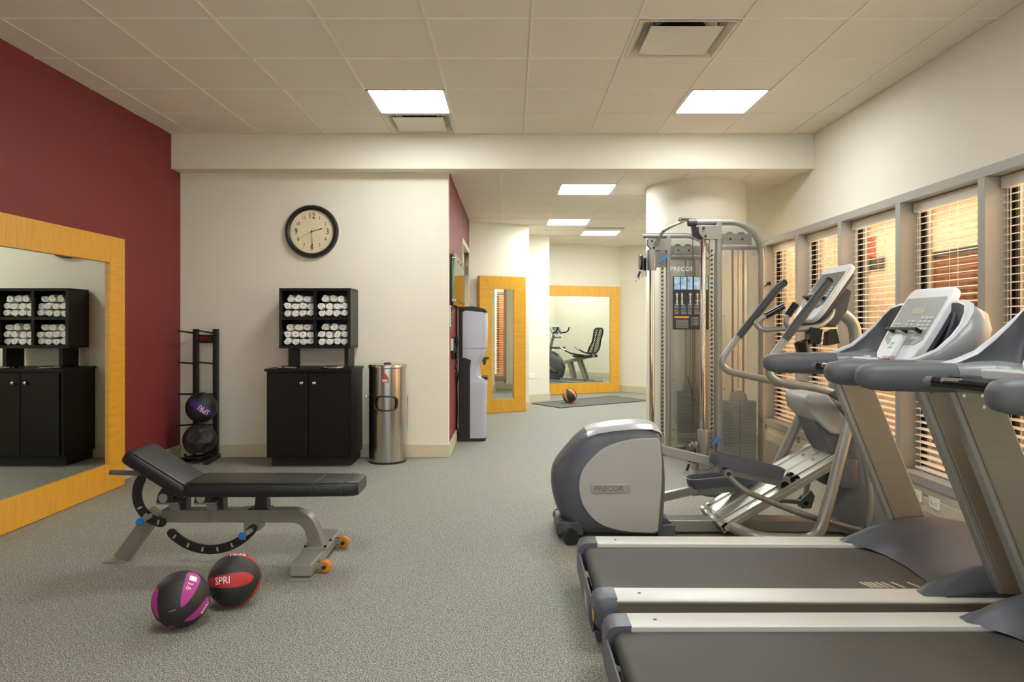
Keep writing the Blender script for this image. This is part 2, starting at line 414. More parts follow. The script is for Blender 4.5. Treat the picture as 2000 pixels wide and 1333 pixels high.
# ------------------------------------------------------------------ ceiling lights and vents
LL = {0: 'square white ceiling light panel lit above the maroon wall side of the main room', 1: 'square white ceiling light panel lit over the treadmills and cable machine',
      2: 'square white ceiling light panel behind the camera on the maroon wall side', 3: 'square white ceiling light panel behind the camera on the window side'}
LB = {0: 'lit ceiling panel in the passage just past the beam beside the round column', 1: 'lit ceiling panel in the passage, second behind the beam',
      2: 'lit ceiling panel in the passage nearest the far mirror, behind the slot vent', 3: 'lit ceiling panel in the side alcove near the recumbent bike', 4: 'lit ceiling panel in the side alcove by its end wall'}
for LST, LAB, z in ((LIGHTS, LL, CZ), (LIGHTS2, LB, CZ2)):
    for i, (x, y) in enumerate(LST):
        t = thing('ceiling_light', (x, y, z), LAB[i], 'ceiling light', 'recessed square ceiling lights')
        h = .297
        f = MB().box(x - h, x + h, y - h, y - h + .016, z - .006, z + .05).box(x - h, x + h, y + h - .016, y + h, z - .006, z + .05)
        f.box(x - h, x - h + .016, y - h, y + h, z - .006, z + .05).box(x + h - .016, x + h, y - h, y + h, z - .006, z + .05)
        f.build('light_frame', 'lframe', t)
        MB().box(x - h + .016, x + h - .016, y - h + .016, y + h - .016, z + .002, z + .008).build('diffuser', 'panel' if LST is LIGHTS else 'panel2', t)
for i, (x, y) in enumerate(VENTS):
    t = thing('air_vent', (x, y, CZ), ['large square ceiling air diffuser with white centre plate, over the front of the room', 'square ceiling air diffuser beside the light panel by the beam'][i], 'air vent', 'square ceiling air diffusers')
    h = .295; f = MB()
    prof = [(h, -.006), (h - .02, -.008), (h - .05, .02), (h - .075, .055)]
    rings = []
    for a, zz in prof: rings.append([(x - a, y - a, CZ + zz), (x + a, y - a, CZ + zz), (x + a, y + a, CZ + zz), (x - a, y + a, CZ + zz)])
    f.loft(rings, caps=False); f.build('vent_frame', 'ventw', t)
    MB().box(x - h + .06, x + h - .06, y - h + .06, y + h - .06, CZ + .053, CZ + .058).build('vent_backing', 'ventw', t)
    MB().lathe([(.001, 0), (.15, 0), (.15, .004), (.001, .004)], (x, y - .04, CZ + .045), 'z', 32).build('duct_opening', 'ventd', t)
    g = .215
    MB().box(x - g, x + g, y - g, y + g, CZ - .012, CZ - .006).build('vent_plate', 'ventw', t, bevel=.002)
    hg = MB()
    for sx in (-1, 1):
        for sy in (-1, 1): hg.cyl((x + sx * .19, y + sy * .19, CZ - .006), (x + sx * .19, y + sy * .19, CZ + .05), .004, seg=6)
    hg.build('hanger_pins', 'ventd', t, kind='stuff')
x, y = SLOT[0]
t = thing('slot_vent', (x, y, CZ2), 'dark narrow slot air vent in the passage ceiling before the farthest light', 'air vent')
MB().box(x - .297, x + .297, y - .297, y - .03, CZ2 - .002, CZ2 + .01).box(x - .297, x + .297, y + .06, y + .297, CZ2 - .002, CZ2 + .01).build('vent_frame', 'ventw', t)
MB().box(x - .297, x + .297, y - .03, y + .06, CZ2 + .02, CZ2 + .024).build('slot', 'ventd', t)
MB().box(x - .297, x + .297, y + .008, y + .02, CZ2 - .001, CZ2 + .02).build('vane', 'ventd', t)

# ------------------------------------------------------------------ windows, casing, blinds, lobby outside
bounds = [7.85 - .911 * k for k in range(7)]
WZ0, WZ1 = .23, 2.13
MW = .032
struct(MB().box(XR - .012, XR + .13, W1 - .03, W0 + .03, WZ1, WZ1 + .06), 'trim_window_head', 'case', bevel=.002)
struct(MB().box(XR - .022, XR + .13, W1 - .03, W0 + .03, WZ0 - .06, WZ0), 'trim_window_sill', 'case', bevel=.002)
for k, y in enumerate(bounds):
    struct(MB().box(XR - .012, XR + .13, y - MW, y + MW, WZ0, WZ1).box(XR - .01, XR + .012, y - .02, y + .02, .101, WZ0 - .06), 'trim_mullion_%d' % (k + 1), 'case', bevel=.002)
BL = ['white venetian blind in the window nearest the round column, beyond the cable machine', 'white venetian blind behind the elliptical console, second window from the column',
      'white venetian blind in the third window from the column, behind the farther treadmill arm', 'white venetian blind with a brown door seen through it, behind the farther treadmill console',
      'white venetian blind in the window behind the nearer treadmill console, fifth from the column', 'white venetian blind in the window beyond the frame, sixth from the column']
slatme = None
for k in range(6):
    y1, y0 = bounds[k] - MW, bounds[k + 1] + MW
    wn = struct(MB().box(XR + .16, XR + .2, y0 - .03, y0 + .012, WZ0, WZ1).box(XR + .16, XR + .2, y1 - .035, y1 + .03, WZ0, WZ1).box(XR + .16, XR + .2, y0, y1, WZ0 - .02, WZ0 + .035).box(XR + .16, XR + .2, y0, y1, WZ1 - .035, WZ1 + .02), 'window_%d' % (k + 1), 'case')
    MB().box(XR + .135, XR + .165, y0, y0 + .03, WZ0, WZ1).box(XR + .135, XR + .165, y1 - .018, y1, WZ0, WZ1).box(XR + .145, XR + .165, y1 - .050, y1 - .035, WZ0, WZ1).box(XR + .135, XR + .165, y0, y1, WZ0, WZ0 + .03).box(XR + .135, XR + .165, y0, y1, WZ1 - .02, WZ1).build('sash', 'sashw', wn)
    MB().box(XR + .132, XR + .150, y1 - .026, y1 - .018, WZ0 + .001, WZ1 - .001).box(XR + .142, XR + .16, y1 - .058, y1 - .050, WZ0 + .031, WZ1 - .021).build('gasket', 'sash', wn)
    MB().box(XR + .176, XR + .180, y0, y1, WZ0 + .02, WZ1 - .02).build('pane', 'pane', wn)
    xb = XR + .11
    t = thing('venetian_blind', (xb, (y0 + y1) / 2, WZ0), BL[k], 'blind', 'white blinds in the window strip')
    ya, yb = y0 + .014, y1 - .014
    MB().box(xb - .034, xb + .02, ya - .004, yb + .004, WZ1 - .075, WZ1 - .004).build('headrail', 'lite' if False else 'ventw', t, bevel=.002)
    n = 38; pitch = (WZ1 - .09 - (WZ0 + .035)) / n
    for j in range(n):
        z = WZ0 + .035 + pitch * (j + .5)
        if slatme is None:
            hl = (yb - ya) / 2
            o = MB().add([(-.025, -hl, 0), (0, -hl, .003), (.025, -hl, 0), (-.025, hl, 0), (0, hl, .003), (.025, hl, 0), (-.025, -hl, .0025), (0, -hl, .0055), (.025, -hl, .0025), (-.025, hl, .0025), (0, hl, .0055), (.025, hl, .0025)],
                         [(0, 1, 4, 3), (1, 2, 5, 4), (6, 9, 10, 7), (7, 10, 11, 8), (0, 3, 9, 6), (2, 8, 11, 5), (0, 6, 7, 1), (1, 7, 8, 2), (3, 4, 10, 9), (4, 5, 11, 10)]).build('slat', 'slat')
            slatme = o.data
        else:
            o = bpy.data.objects.new('slat', slatme); COL.objects.link(o)
        o.parent = t; o.location = (0, 0, z - WZ0); o.rotation_euler = (0, R(-8), 0)
    MB().box(xb - .026, xb + .026, ya, yb, WZ0 + .006, WZ0 + .024).build('bottom_rail', 'slat', t, bevel=.003)
    for fy in (.09, .5, .91):
        yc = ya + (yb - ya) * fy
        for dx in (-.027, .027): MB().cyl((xb + dx, yc, WZ0 + .02), (xb + dx, yc, WZ1 - .06), .0012, seg=5).build('ladder_cord', 'cord', t)
    for dy in (.05, .07): MB().cyl((xb - .03, yb - dy, 1.1 + dy), (xb - .03, yb - dy, WZ1 - .06), .0014, seg=5).build('pull_cord', 'cord', t)
# lobby beyond the glass
struct(MB().box(4.3, 4.4, YR, 9.1, 0, 2.75), 'wall_lobby', 'peach')
struct(MB().box(XR + .2, 4.3, 9.0, 9.1, 0, 2.75), 'wall_lobby_end', 'peach')
struct(MB().box(XR + .2, 4.3, YR - .1, YR, 0, 2.75), 'wall_lobby_near', 'peach')
struct(MB().box(XR + .16, 4.3, YR, 9.0, 2.6, 2.7), 'ceiling_lobby', 'peach')
struct(MB().box(XR + .2, 4.3, YR, 9.0, 0.0, .01), 'floor_lobby', 'lobbyfloor')
dl = struct(MB().box(4.27, 4.299, 6.48, 7.28, .01, 1.93), 'door_2', 'brownwood', bevel=.003)
for z0 in (.15, 1.05):
    for ya, yb in ((6.56, 6.84), (6.92, 7.2)): MB().box(4.258, 4.271, ya, yb, z0, z0 + .75).build('door_panel', 'brownwood', dl, bevel=.005)
MB().box(4.262, 4.3, 6.42, 7.34, 1.93, 1.99).box(4.262, 4.3, 7.281, 7.34, 0.011, 1.93).box(4.262, 4.3, 6.42, 6.479, 0.011, 1.93).build('door_casing', 'sash', dl)
t = thing('lobby_sign', (4.29, 8.48, 2.0), 'small red and dark sign on the peach lobby wall beyond the third window', 'sign')
MB().box(4.28, 4.299, 8.40, 8.56, 2.06, 2.30).build('red_plate', 'signred', t)
MB().box(4.28, 4.299, 8.18, 8.56, 1.90, 2.05).build('dark_plate', 'sash', t)
# outlets
def outlet(c, n, _u, rt, label, name='wall_outlet'):
    t = thing(name, c, label, 'outlet')
    c = Vector(c); n = Vector(n); rt = Vector(rt); up = Vector((0, 0, 1))
    T = Matrix((( rt.x, up.x, n.x, c.x), (rt.y, up.y, n.y, c.y), (rt.z, up.z, n.z, c.z), (0, 0, 0, 1)))
    MB(T).prism(rrect(.118, .072, .006), 0, .006, 'z').build('cover_plate', 'bulb_white', t, bevel=.0015)
    for dz in (-.022, .022):
        s = MB(T).prism([(x + dz, y) for x, y in rrect(.03, .034, .012)], .006, .009, 'z').build('socket', 'bulb_white', t)
        MB(T).box(dz - .003, dz + .009, -.008, -.005, .009, .0095).box(dz - .003, dz + .009, .005, .008, .009, .0095).box(dz - .011, dz - .006, -.003, .003, .009, .0095).build('slots', 'blackink', s)
    return t
outlet((XR - .015, 4.66, .085), (-1, 0, 0), None, (0, -1, 0), 'white wall outlet low beside the farther treadmill, under the window sill')
outlet((XR - .015, 4.86, .09), (-1, 0, 0), None, (0, -1, 0), 'white wall outlet low on the window wall, half hidden by the treadmill upright')
dseg = Vector((.867, .51, 0)).normalized(); nseg = Vector((dseg.y, -dseg.x, 0))
pw = Vector((.36, 11.58, 0)); pw = Vector((.31, 11.22 + (.56) * .588, 0))
outlet(tuple(pw + nseg * .001 + Vector((0, 0, .42))), nseg, None, dseg, 'white outlet low on the cream pier beside the small mirror')
t = thing('light_switch', tuple(pw + nseg * .001 + Vector((0, 0, 1.62))), 'white light switch high on the cream pier beside the small mirror', 'switch')
c = pw + nseg * .001 + Vector((0, 0, 1.62))
T_ = Matrix(((dseg.x, 0, nseg.x, c.x), (dseg.y, 0, nseg.y, c.y), (0, 1, 0, c.z), (0, 0, 0, 1)))
MB(T_).prism(rrect(.075, .12, .006), 0, .006, 'z').build('cover_plate', 'bulb_white', t)
MB(T_).box(-.016, .016, -.03, .03, .006, .009).build('rocker', 'bulb_white', t, bevel=.002)

# ------------------------------------------------------------------ mirrors
def mirror(name, A, d, n, width, height, fw, th, label, z0=.003):
    """A = lower corner of the front plane on the floor, d along, n facing out"""
    A = Vector(A); d = Vector(d).normalized(); n = Vector(n).normalized()
    t = thing(name, tuple(A + d * width / 2 - n * th / 2), label, 'mirror', 'wood framed mirrors standing against the walls')
    T = Matrix(((d.x, 0, n.x, A.x), (d.y, 0, n.y, A.y), (0, 1, 0, z0), (0, 0, 0, 1)))
    W, H = width, height
    for poly, m in (([(0, 0), (W, 0), (W - fw, fw), (fw, fw)], 'woodh'), ([(0, H), (fw, H - fw), (W - fw, H - fw), (W, H)], 'woodh'),
                    ([(0, 0), (fw, fw), (fw, H - fw), (0, H)], 'wood'), ([(W, 0), (W, H), (W - fw, H - fw), (W - fw, fw)], 'wood')):
        MB(T).prism(poly, -th, 0, 'z').build('frame_rail', m, t, bevel=.003)
    MB(T).box(fw - .01, W - fw + .01, fw - .01, H - fw + .01, -.03, -.022).build('mirror_glass', 'mirror', t)
    return t
mirror('framed_mirror', (-3.035, 5.57, 0), (0, -1, 0), (1, 0, 0), 2.15, 1.925, .2, .085, 'huge square mirror in a wide honey wood frame against the maroon wall')
mirror('framed_mirror', (-.455, 9.98, 0), (.9, .436, 0), (.436, -.9, 0), .728, 1.945, .19, .075, 'narrow tall mirror in a wide honey wood frame behind the water cooler')
mirror('framed_mirror', (2.0 - .927 * 1.72, 13.202 - .374 * 1.72, 0), (.927, .374, 0), (.374, -.927, 0), 1.72, 1.955, .19, .07, 'large mirror in honey wood frame at the far end of the passage, reflecting the bike')

# ------------------------------------------------------------------ door in the maroon passage wall
d3 = struct(MB().box(-.70, -.66, 8.62, 9.79, 0.004, 2.24), 'door_1', 'base')
MB().box(-.705, -.592, 8.545, 8.615, 0, 2.31).box(-.705, -.592, 9.795, 9.86, 0, 2.31).box(-.705, -.592, 8.615, 9.795, 2.245, 2.31).build('door_casing', 'base', d3, bevel=.003)
for z in (.3, 1.2, 1.95): MB().box(-.665, -.60, 9.775, 9.80, z, z + .11).build('hinge', 'silverd', d3)
MB().tube([(-.66, 8.70, 1.0), (-.61, 8.70, 1.0), (-.61, 8.82, 1.0)], .009, 8, bend=.02).build('door_handle', 'chrome', d3)

# ------------------------------------------------------------------ clock
cx, cz, cy = -1.897, 2.14, YB
t = thing('wall_clock', (cx, cy, cz - .25), 'round black rimmed wall clock with a cream dial, high on the cream wall', 'clock')
MB().lathe([(.205, -.012), (.207, -.03), (.222, -.045), (.24, -.046), (.251, -.032), (.253, -.012), (.253, 0), (.2, 0)], (cx, cy, cz), 'y', 72).build('clock_rim', 'clockrim', t)
MB().lathe([(.001, -.014), (.208, -.014), (.208, -.002), (.001, -.002)], (cx, cy, cz), 'y', 64).build('dial', 'dial', t)
F = lambda x, z, o: (cx + x, cy - .0145 - o, cz + z)
for h in range(1, 13):
    a = R(90 - 30 * h); big = h in (12, 3, 6, 9); r = .149
    text(str(h), .080 if h == 12 else (.078 if big else .047), 'blackink', t, plane_place(F(r * math.cos(a), r * math.sin(a), 0), (1, 0, 0), (0, 0, 1)), 'numeral', .001, squash=.85)
tk = MB()
for q in range(60):
    a = R(6 * q); r0, r1, wd = (.183, .196, .0022) if q % 5 == 0 else (.187, .196, .0009)
    c, s = math.cos(a), math.sin(a)
    tk.add([F(r0 * c - wd * s, r0 * s + wd * c, .0005), F(r0 * c + wd * s, r0 * s - wd * c, .0005), F(r1 * c + wd * s, r1 * s - wd * c, .0005), F(r1 * c - wd * s, r1 * s + wd * c, .0005)], [(0, 1, 2, 3)])
tk.build('minute_marks', 'greyink', t, kind='stuff')
def hand(name, deg, ln, wd, o, m, tail=.02):
    a = R(90 - deg); c, s = math.cos(a), math.sin(a); P = lambda l, w_: F(l * c - w_ * s, l * s + w_ * c, o)
    P2 = lambda l, w_: F(l * c - w_ * s, l * s + w_ * c, o + .0015)
    o2 = [(-tail, -wd), (ln * .72, -wd), (ln * .8, -wd * 2.6), (ln, 0), (ln * .8, wd * 2.6), (ln * .72, wd), (-tail, wd)]
    n = len(o2); MB().add([P(*q) for q in o2] + [P2(*q) for q in o2], [tuple(range(n)), tuple(range(2 * n - 1, n - 1, -1))] + [(i, i + n, (i + 1) % n + n, (i + 1) % n) for i in range(n)]).build(name, m, t)
hand('hour_hand', 74, .112, .0022, .005, 'blackink'); hand('minute_hand', 177, .155, .0019, .008, 'blackink'); hand('second_hand', 240, .125, .0009, .011, 'greyink', .05)
MB().cyl(F(0, 0, .003), F(0, 0, .014), .006).build('hub', 'blackink', t)

# ------------------------------------------------------------------ storage cabinet, shelf, towels
CX0, CX1, CF = -2.163, -1.417, 6.262
t = thing('storage_cabinet', ((CX0 + CX1) / 2, 6.5, 0), 'black two door storage cabinet with chrome knobs under the towel shelf', 'cabinet')
MB().box(CX0, CX1, CF, YB - .016, .085, .845).build('body', 'espresso', t, bevel=.002)
MB().box(CX0 + .02, CX1 - .02, CF + .07, YB - .02, 0, .085).build('plinth', 'espin', t)
MB().box(CX0 - .012, CX1 + .012, CF - .03, YB - .016, .845, .868).build('worktop', 'espresso', t, bevel=.002)
xm = (CX0 + CX1) / 2 + .0
for a, b, kx in ((CX0 + .032, xm - .003, xm - .055), (xm + .003, CX1 - .022, xm + .055)):
    d = MB().box(a, b, CF - .018, CF - .001, .105, .832).build('door', 'espresso', t, bevel=.002)
    MB().lathe([(.004, 0), (.005, -.012), (.014, -.018), (.017, -.026), (.012, -.033), (.001, -.035)], (kx, CF - .018, .745), 'y', 20).build('knob', 'chrome', d)
for kx in (-1.99, -1.60):
    MB().lathe([(.075, 0), (.1, .0), (.103, .008), (.092, .018), (.078, .012)], (kx, 6.343, .868), 'z', 36).build('chute_ring', 'chrome', t)
    MB().lathe([(.001, 0.0008), (.078, .0008), (.078, .002), (.001, .002)], (kx, 6.343, .868), 'z', 36).build('chute_opening', 'espin', t)
SX0, SX1, SZ0, SZ1, SF, SB = -2.105, -1.459, 1.043, 1.588, 6.416, YB - .016
t = thing('towel_shelf', ((SX0 + SX1) / 2, 6.55, .868), 'black four cubby towel shelf raised on two legs above the cabinet', 'shelf')
th = .026
MB().box(SX0, SX1, SF, SB, SZ1 - th, SZ1).build('top_panel', 'espresso', t, bevel=.0015)
MB().box(SX0, SX1, SF, SB, SZ0, SZ0 + th).build('bottom_panel', 'espresso', t, bevel=.0015)
MB().box(SX0, SX0 + th, SF + .001, SB, SZ0 + th, SZ1 - th).build('side_panel', 'espshelf', t); MB().box(SX1 - th, SX1, SF + .001, SB, SZ0 + th, SZ1 - th).build('side_panel', 'espshelf', t)
xm = (SX0 + SX1) / 2; zm = (SZ0 + SZ1) / 2
MB().box(xm - th / 2, xm + th / 2, SF + .002, SB, SZ0 + th, SZ1 - th).build('divider', 'espresso', t)
MB().box(SX0 + th, xm - th / 2, SF + .003, SB, zm - .014, zm + .012).box(xm + th / 2, SX1 - th, SF + .003, SB, zm - .014, zm + .012).build('middle_shelf', 'espresso', t)
MB().box(SX0 + th, SX1 - th, SB - .012, SB - .001, SZ0 + th, SZ1 - th).build('back_panel', 'espin', t)
for a in (-2.032, -1.522): MB().box(a, a + .036, 6.45, 6.69, .868, SZ0).build('leg', 'espresso', t, bevel=.0015)
def towel_mesh(r, ln, ph, turns=2.3):
    n = int(turns * 16); outer = []; inner = []
    for k in range(n + 1):
        q = k / n; a = 2 * math.pi * turns * q + ph; ro = .009 + (r - .009) * q
        wob = 1 + .035 * math.sin(a * 2.0 + ph * 3)
        outer.append((ro * wob * math.cos(a), ro * wob * math.sin(a))); ri = max(ro - .0108, .0008)
        inner.append((ri * wob * math.cos(a), ri * wob * math.sin(a)))
    poly = outer + inner[::-1]; mb = MB()
    N = len(outer)
    for ya, yb in ((0, ln),):
        vs = []
        for y, sc in ((0, .94), (.006, 1), (ln - .006, 1), (ln, .94)):
            vs += [(x * sc, y, z * sc) for x, z in outer] + [(x * (2 - sc), y, z * (2 - sc)) for x, z in inner]
        fs = []
        S = 2 * N
        for l in range(3):
            for i in range(N - 1):
                fs.append((l * S + i, l * S + i + 1, (l + 1) * S + i + 1, (l + 1) * S + i)); fs.append((l * S + N + i, (l + 1) * S + N + i, (l + 1) * S + N + i + 1, l * S + N + i + 1))
            fs.append((l * S + N - 1, l * S + 2 * N - 1, (l + 1) * S + 2 * N - 1, (l + 1) * S + N - 1)); fs.append((l * S, (l + 1) * S, (l + 1) * S + N, l * S + N))
        for l in (0, 3):
            for i in range(N - 1): fs.append((l * S + i, l * S + i + 1, l * S + N + i + 1, l * S + N + i))
        mb.add(vs, fs)
    return mb
protos = [towel_mesh(.0370, .235, s_).build('rolled_towel', 'towel', ang=70) for s_ in (0, .9, 1.9, 2.8, 3.9, 5.2)]
pm = [p.data for p in protos]
for p in protos: bpy.data.objects.remove(p)
cub = [('upper', 'wall side', SX0 + th, xm - th / 2, zm + .012), ('upper', 'bin side', xm + th / 2, SX1 - th, zm + .012),
       ('lower', 'wall side', SX0 + th, xm - th / 2, SZ0 + th), ('lower', 'bin side', xm + th / 2, SX1 - th, SZ0 + th)]
ordn = ['first', 'second', 'third', 'fourth']
for ci, (lv, side, a, b, z0) in enumerate(cub):
    for row, cnt in enumerate((4, 4, 3)):
        w_ = b - a; step = w_ / 4
        for q in range(cnt):
            if row < 2: x_ = a + step * (q + .5) + random.uniform(-.001, .001)
            else: x_ = a + .062 + q * .0745 + (.012 if ci % 2 else 0) - (.008 if ci == 1 else 0) + random.uniform(-.004, .004)
            o = bpy.data.objects.new('rolled_towel', random.choice(pm)); COL.objects.link(o)
            o.scale = (random.uniform(.965, .99), 1, random.uniform(.90, .94)) if row < 2 else (random.uniform(1.02, 1.08), 1, random.uniform(.93, 1.0))
            o.location = (x_, SF + .028 + random.uniform(0, .02), z0 + .0345 + row * .0640 + (.003 if row == 2 else 0))
            lab = '%s rolled white towel from the maroon wall, %s row, %s cubby on %s' % (ordn[q], ['bottom', 'middle', 'top'][row], lv, side)
            tagit(o, lab, 'towel', 'rolled white towels in the shelf')

# ------------------------------------------------------------------ trash can
tx, ty, tr, thh = -1.145, 6.535, .168, .90
t = thing('trash_can', (tx, ty, 0), 'tall cylindrical brushed steel wipes bin with an oval opening', 'trash can')
b = MB(); seg = 72
rows = [0.0, .012, .02, .46, .48, .548, .616, .636, .86]
ow, oh = .107, .058     # opening half sizes
mbv = []; NR = 40
for j in range(NR + 1):
    z = .015 + (.862 - .015) * j / NR
    for i in range(seg):
        a = 2 * math.pi * i / seg; mbv.append((tx + tr * math.sin(a), ty - tr * math.cos(a), z))
fs = []
def inopen(i, j):
    a = 2 * math.pi * (i + .5) / seg; a = a - 2 * math.pi if a > math.pi else a
    z = .015 + (.862 - .015) * (j + .5) / NR; xx = a * tr
    return (abs((xx - .01) / ow) ** 3.0 + abs((z - .548) / (oh + .006)) ** 2.6) < 1
for j in range(NR):
    for i in range(seg):
        if not inopen(i, j): fs.append((j * seg + i, j * seg + (i + 1) % seg, (j + 1) * seg + (i + 1) % seg, (j + 1) * seg + i))
b.add(mbv, fs).build('body', 'steel', t)
b = MB(); pts = []
for k in range(40):
    a = 2 * math.pi * k / 40; xx = .01 + (ow + .002) * math.copysign(abs(math.cos(a)) ** .6, math.cos(a)); zz = .548 + (oh + .006) * math.copysign(abs(math.sin(a)) ** .6, math.sin(a)); an = xx / tr
    pts.append((tx + (tr + .001) * math.sin(an), ty - (tr + .001) * math.cos(an), zz))
pts.append(pts[0]); b.tube(pts, .0075, 8).build('opening_rim', 'black', t)
MB().lathe([(.001, .016), (.155, .016), (.155, .85), (.154, .85), (.154, .02), (.001, .02)], (tx, ty, 0), 'z', 48).build('liner', 'steel', t)
MB().lathe([(.17, 0), (.172, .0), (.172, .018), (.165, .02), (.001, .02)], (tx, ty, 0), 'z', 64).build('base_ring', 'black', t)
MB().lathe([(.001, .86), (.173, .86), (.174, .865), (.174, .888), (.171, .893), (.001, .897)], (tx, ty, 0), 'z', 64).build('lid', 'steel', t)
MB().lathe([(.001, .893), (.035, .893), (.033, .906), (.02, .909), (.001, .909)], (tx, ty, 0), 'z', 24).build('wipe_dispenser', 'black', t)
def curved(nm, x0_, x1_, za, zb, f, m, top=None):
    n = 8; vs = []
    for k in range(n + 1):
        x = x0_ + (x1_ - x0_) * k / n; a = (x + .005) / tr
        zt = zb if top is None else zb + (top - zb) * (1 - abs(2 * k / n - 1))
        for z in (za, zt): vs.append((tx + (tr + f) * math.sin(a), ty - (tr + f) * math.cos(a), z))
    return MB().add(vs, [(2 * k, 2 * k + 2, 2 * k + 3, 2 * k + 1) for k in range(n)]).build(nm, m, t)
curved('label', -.032, .034, .735, .775, .0016, 'redlabel', top=.825)
curved('label_mark', -.022, .024, .745, .766, .0026, 'sticker')
MB().tube([(tx - tr, ty - .02, .60), (tx - tr - .03, ty - .02, .60), (tx - tr - .035, ty - .02, .615)], .006, 8).build('latch', 'chrome', t)
MB().cyl((tx + tr + .006, ty + .05, .28), (tx + tr + .006, ty + .05, .60), .003, seg=6).build('hinge_pin', 'chrome', t)
# ------------------------------------------------------------------ medicine balls
def ball(name, c, r, label, base, panels, pm, group='medicine balls'):
    t = thing(name, (c[0], c[1], c[2] - r), label, 'ball', group)
    MB().sphere(c, r, 40, 24).build('ball_skin', base, t)
    sh = lambda q: max(1e-3, (1 - abs(q) ** 3)) ** .7 * (.80 + .28 * q)
    for d, up, L, W in panels:
        MB().patch(c, d, up, r * 1.004, L + .03, W + .03, sh, 20, 8).build('panel_border', 'slated', t)
        MB().patch(c, d, up, r * 1.009, L, W, sh, 20, 8).build('colour_panel', pm, t)
    return t
def towards(c, px, py, nz=0):      # unit vector from ball centre to the camera, then tilted by screen-like offsets
    v = (Vector((0, 0, CAMZ)) - Vector(c)).normalized(); r = v.cross(Vector((0, 0, 1))).normalized() * -1; u = r.cross(v) * -1
    r = Vector((0, 0, 1)).cross(v).normalized(); u = v.cross(r).normalized()
    return (v * max(.05, math.sqrt(max(0, 1 - px * px - py * py))) + r * px + u * py), r, u, v
# purple panelled ball
c1 = (-1.382, 2.967, .1125)
d1, r_, u_, v_ = towards(c1, .12, .38); dd = lambda p, q: towards(c1, p, q)[0]
pl = [(dd(.32, .42), r_ * .42 + u_ * .9, .80, .30), (dd(-.90, -.02), u_ * .95 + r_ * -.3, .55, .28), (dd(.62, -.52), r_ * .85 + u_ * .35, .60, .24), (dd(-.30, -.9), u_ * .2 + r_ * .9, .12, .12), (dd(.9, .35) * -1, u_, .6, .27)]
t = ball('medicine_ball', c1, .1125, 'black medicine ball with magenta panels on the floor in front of the red one', 'ballk', pl, 'magenta')
dn = dd(.33, .52); ax = (r_ * .42 + u_ * .9)
side = dn.cross(ax).normalized()
MB().patch(c1, dd(.40, .64), ax, .1125 * 1.013, .12, .13, lambda q: 1, 4, 4).build('label_patch', 'ink', t)
text('3.6', .030, 'ink', t, sphere_place(c1, dd(.27, .40), -(Vector(ax)), .1125 * 1.012), 'lettering', .0008)
text('SPRI', .030, 'ink', t, sphere_place(c1, dd(.80, -.44), r_ * .8 + u_ * .4, .1125 * 1.012), 'lettering', .0008)
MB().patch(c1, dd(-.30, -.36), r_ * .96 + u_ * .25, .1125 * 1.003, .15, .008, lambda q: 1, 8, 1).build('valve_print', 'key', t)
c2 = (-1.246, 3.19, .1135)
dd = lambda p, q: towards(c2, p, q)[0]; _, r_, u_, v_ = towards(c2, 0, 0)
pl = [(dd(-.32, -.02), r_, 1.08, .30), (dd(.25, .92), r_ * .9 - u_ * .3, .85, .22), (dd(.72, -.60), r_ * .55 + u_ * .75, .6, .17), (dd(.1, -.98), r_, .5, .2)]
t = ball('medicine_ball', c2, .1135, 'black medicine ball with red panels, lying behind the magenta one by the bench', 'ballk', pl, 'ballred')
text('SPRI', .044, 'ink', t, sphere_place(c2, dd(-.44, .0), r_, .1135 * 1.012), 'lettering', .0008, squash=.9)
text('SPRI', .040, 'ink', t, sphere_place(c2, dd(.12, .93), -r_, .1135 * 1.012), 'lettering', .0008)
# orange ball far away
c3 = (.918, 11.30, .123)
dd = lambda p, q: towards(c3, p, q)[0]; _, r_, u_, v_ = towards(c3, 0, 0)
pl = [(dd(-.62, -.05), u_ * .9 - r_ * .35, 1.0, .30), (dd(.55, .45), u_ * .7 - r_ * .6, 1.0, .26), (dd(.3, -.9), r_, .7, .25), (dd(0, 0) * -1, u_, 1.0, .4)]
t = ball('medicine_ball', c3, .115, 'orange and black ball on the dark mat before the far mirror', 'ballk', pl, 'ballo')

# ------------------------------------------------------------------ rack with balls
RX0, RX1, RY = -2.963, -2.777, 6.66
t = thing('medicine_ball_rack', ((RX0 + RX1) / 2, 6.6, 0), 'black upright medicine ball rack standing in the corner by the maroon wall', 'rack')
for x in (RX0, RX1):
    MB().box(x - .022, x + .022, RY - .025, RY + .025, .04, 1.217).build('post', 'black', t, bevel=.004)
    s = -1 if x == RX0 else 1
    MB().bar((x + s * .035, 6.36, .02), (x + s * .0, 6.72, .02), .045, .04).build('foot', 'black', t, bevel=.003)
MB().box(RX0, RX1, RY - .03, RY + .01, .04, .075).build('base_bar', 'black', t, bevel=.002)
MB().box(RX0 + .022, RX1 - .022, RY - .02, RY - .008, 1.085, 1.165).build('name_plate', 'black', t)
pp = [p for p in [c for c in bpy.data.objects if c.parent == t] if p.name.startswith('name_plate')][0]
text('SPRI', .055, 'redink', pp, plane_place(((RX0 + RX1) / 2, RY - .021, 1.125), (1, 0, 0), (0, 0, 1)), 'lettering', .001)
for z in (1.19, .905, .62, .335):
    for x, s in ((RX0, -1), (RX1, -1)):
        x0 = x - .02 if x == RX0 else x - .02
        MB().tube([(x0 + .01, RY - .02, z - .012), (x0 - .005, RY - .14, z), (x0 - .03 if s < 0 else x0 + .03, RY - .26, z + .012)], .0085, 8).build('arm', 'black', t)
MB().tube([(RX0 - .03, 6.5, .065), (RX0 + .03, 6.40, .055), (RX1 - .03, 6.40, .055), (RX1, 6.52, .065)], .012, 8, bend=.04).build('lower_cradle', 'black', t)
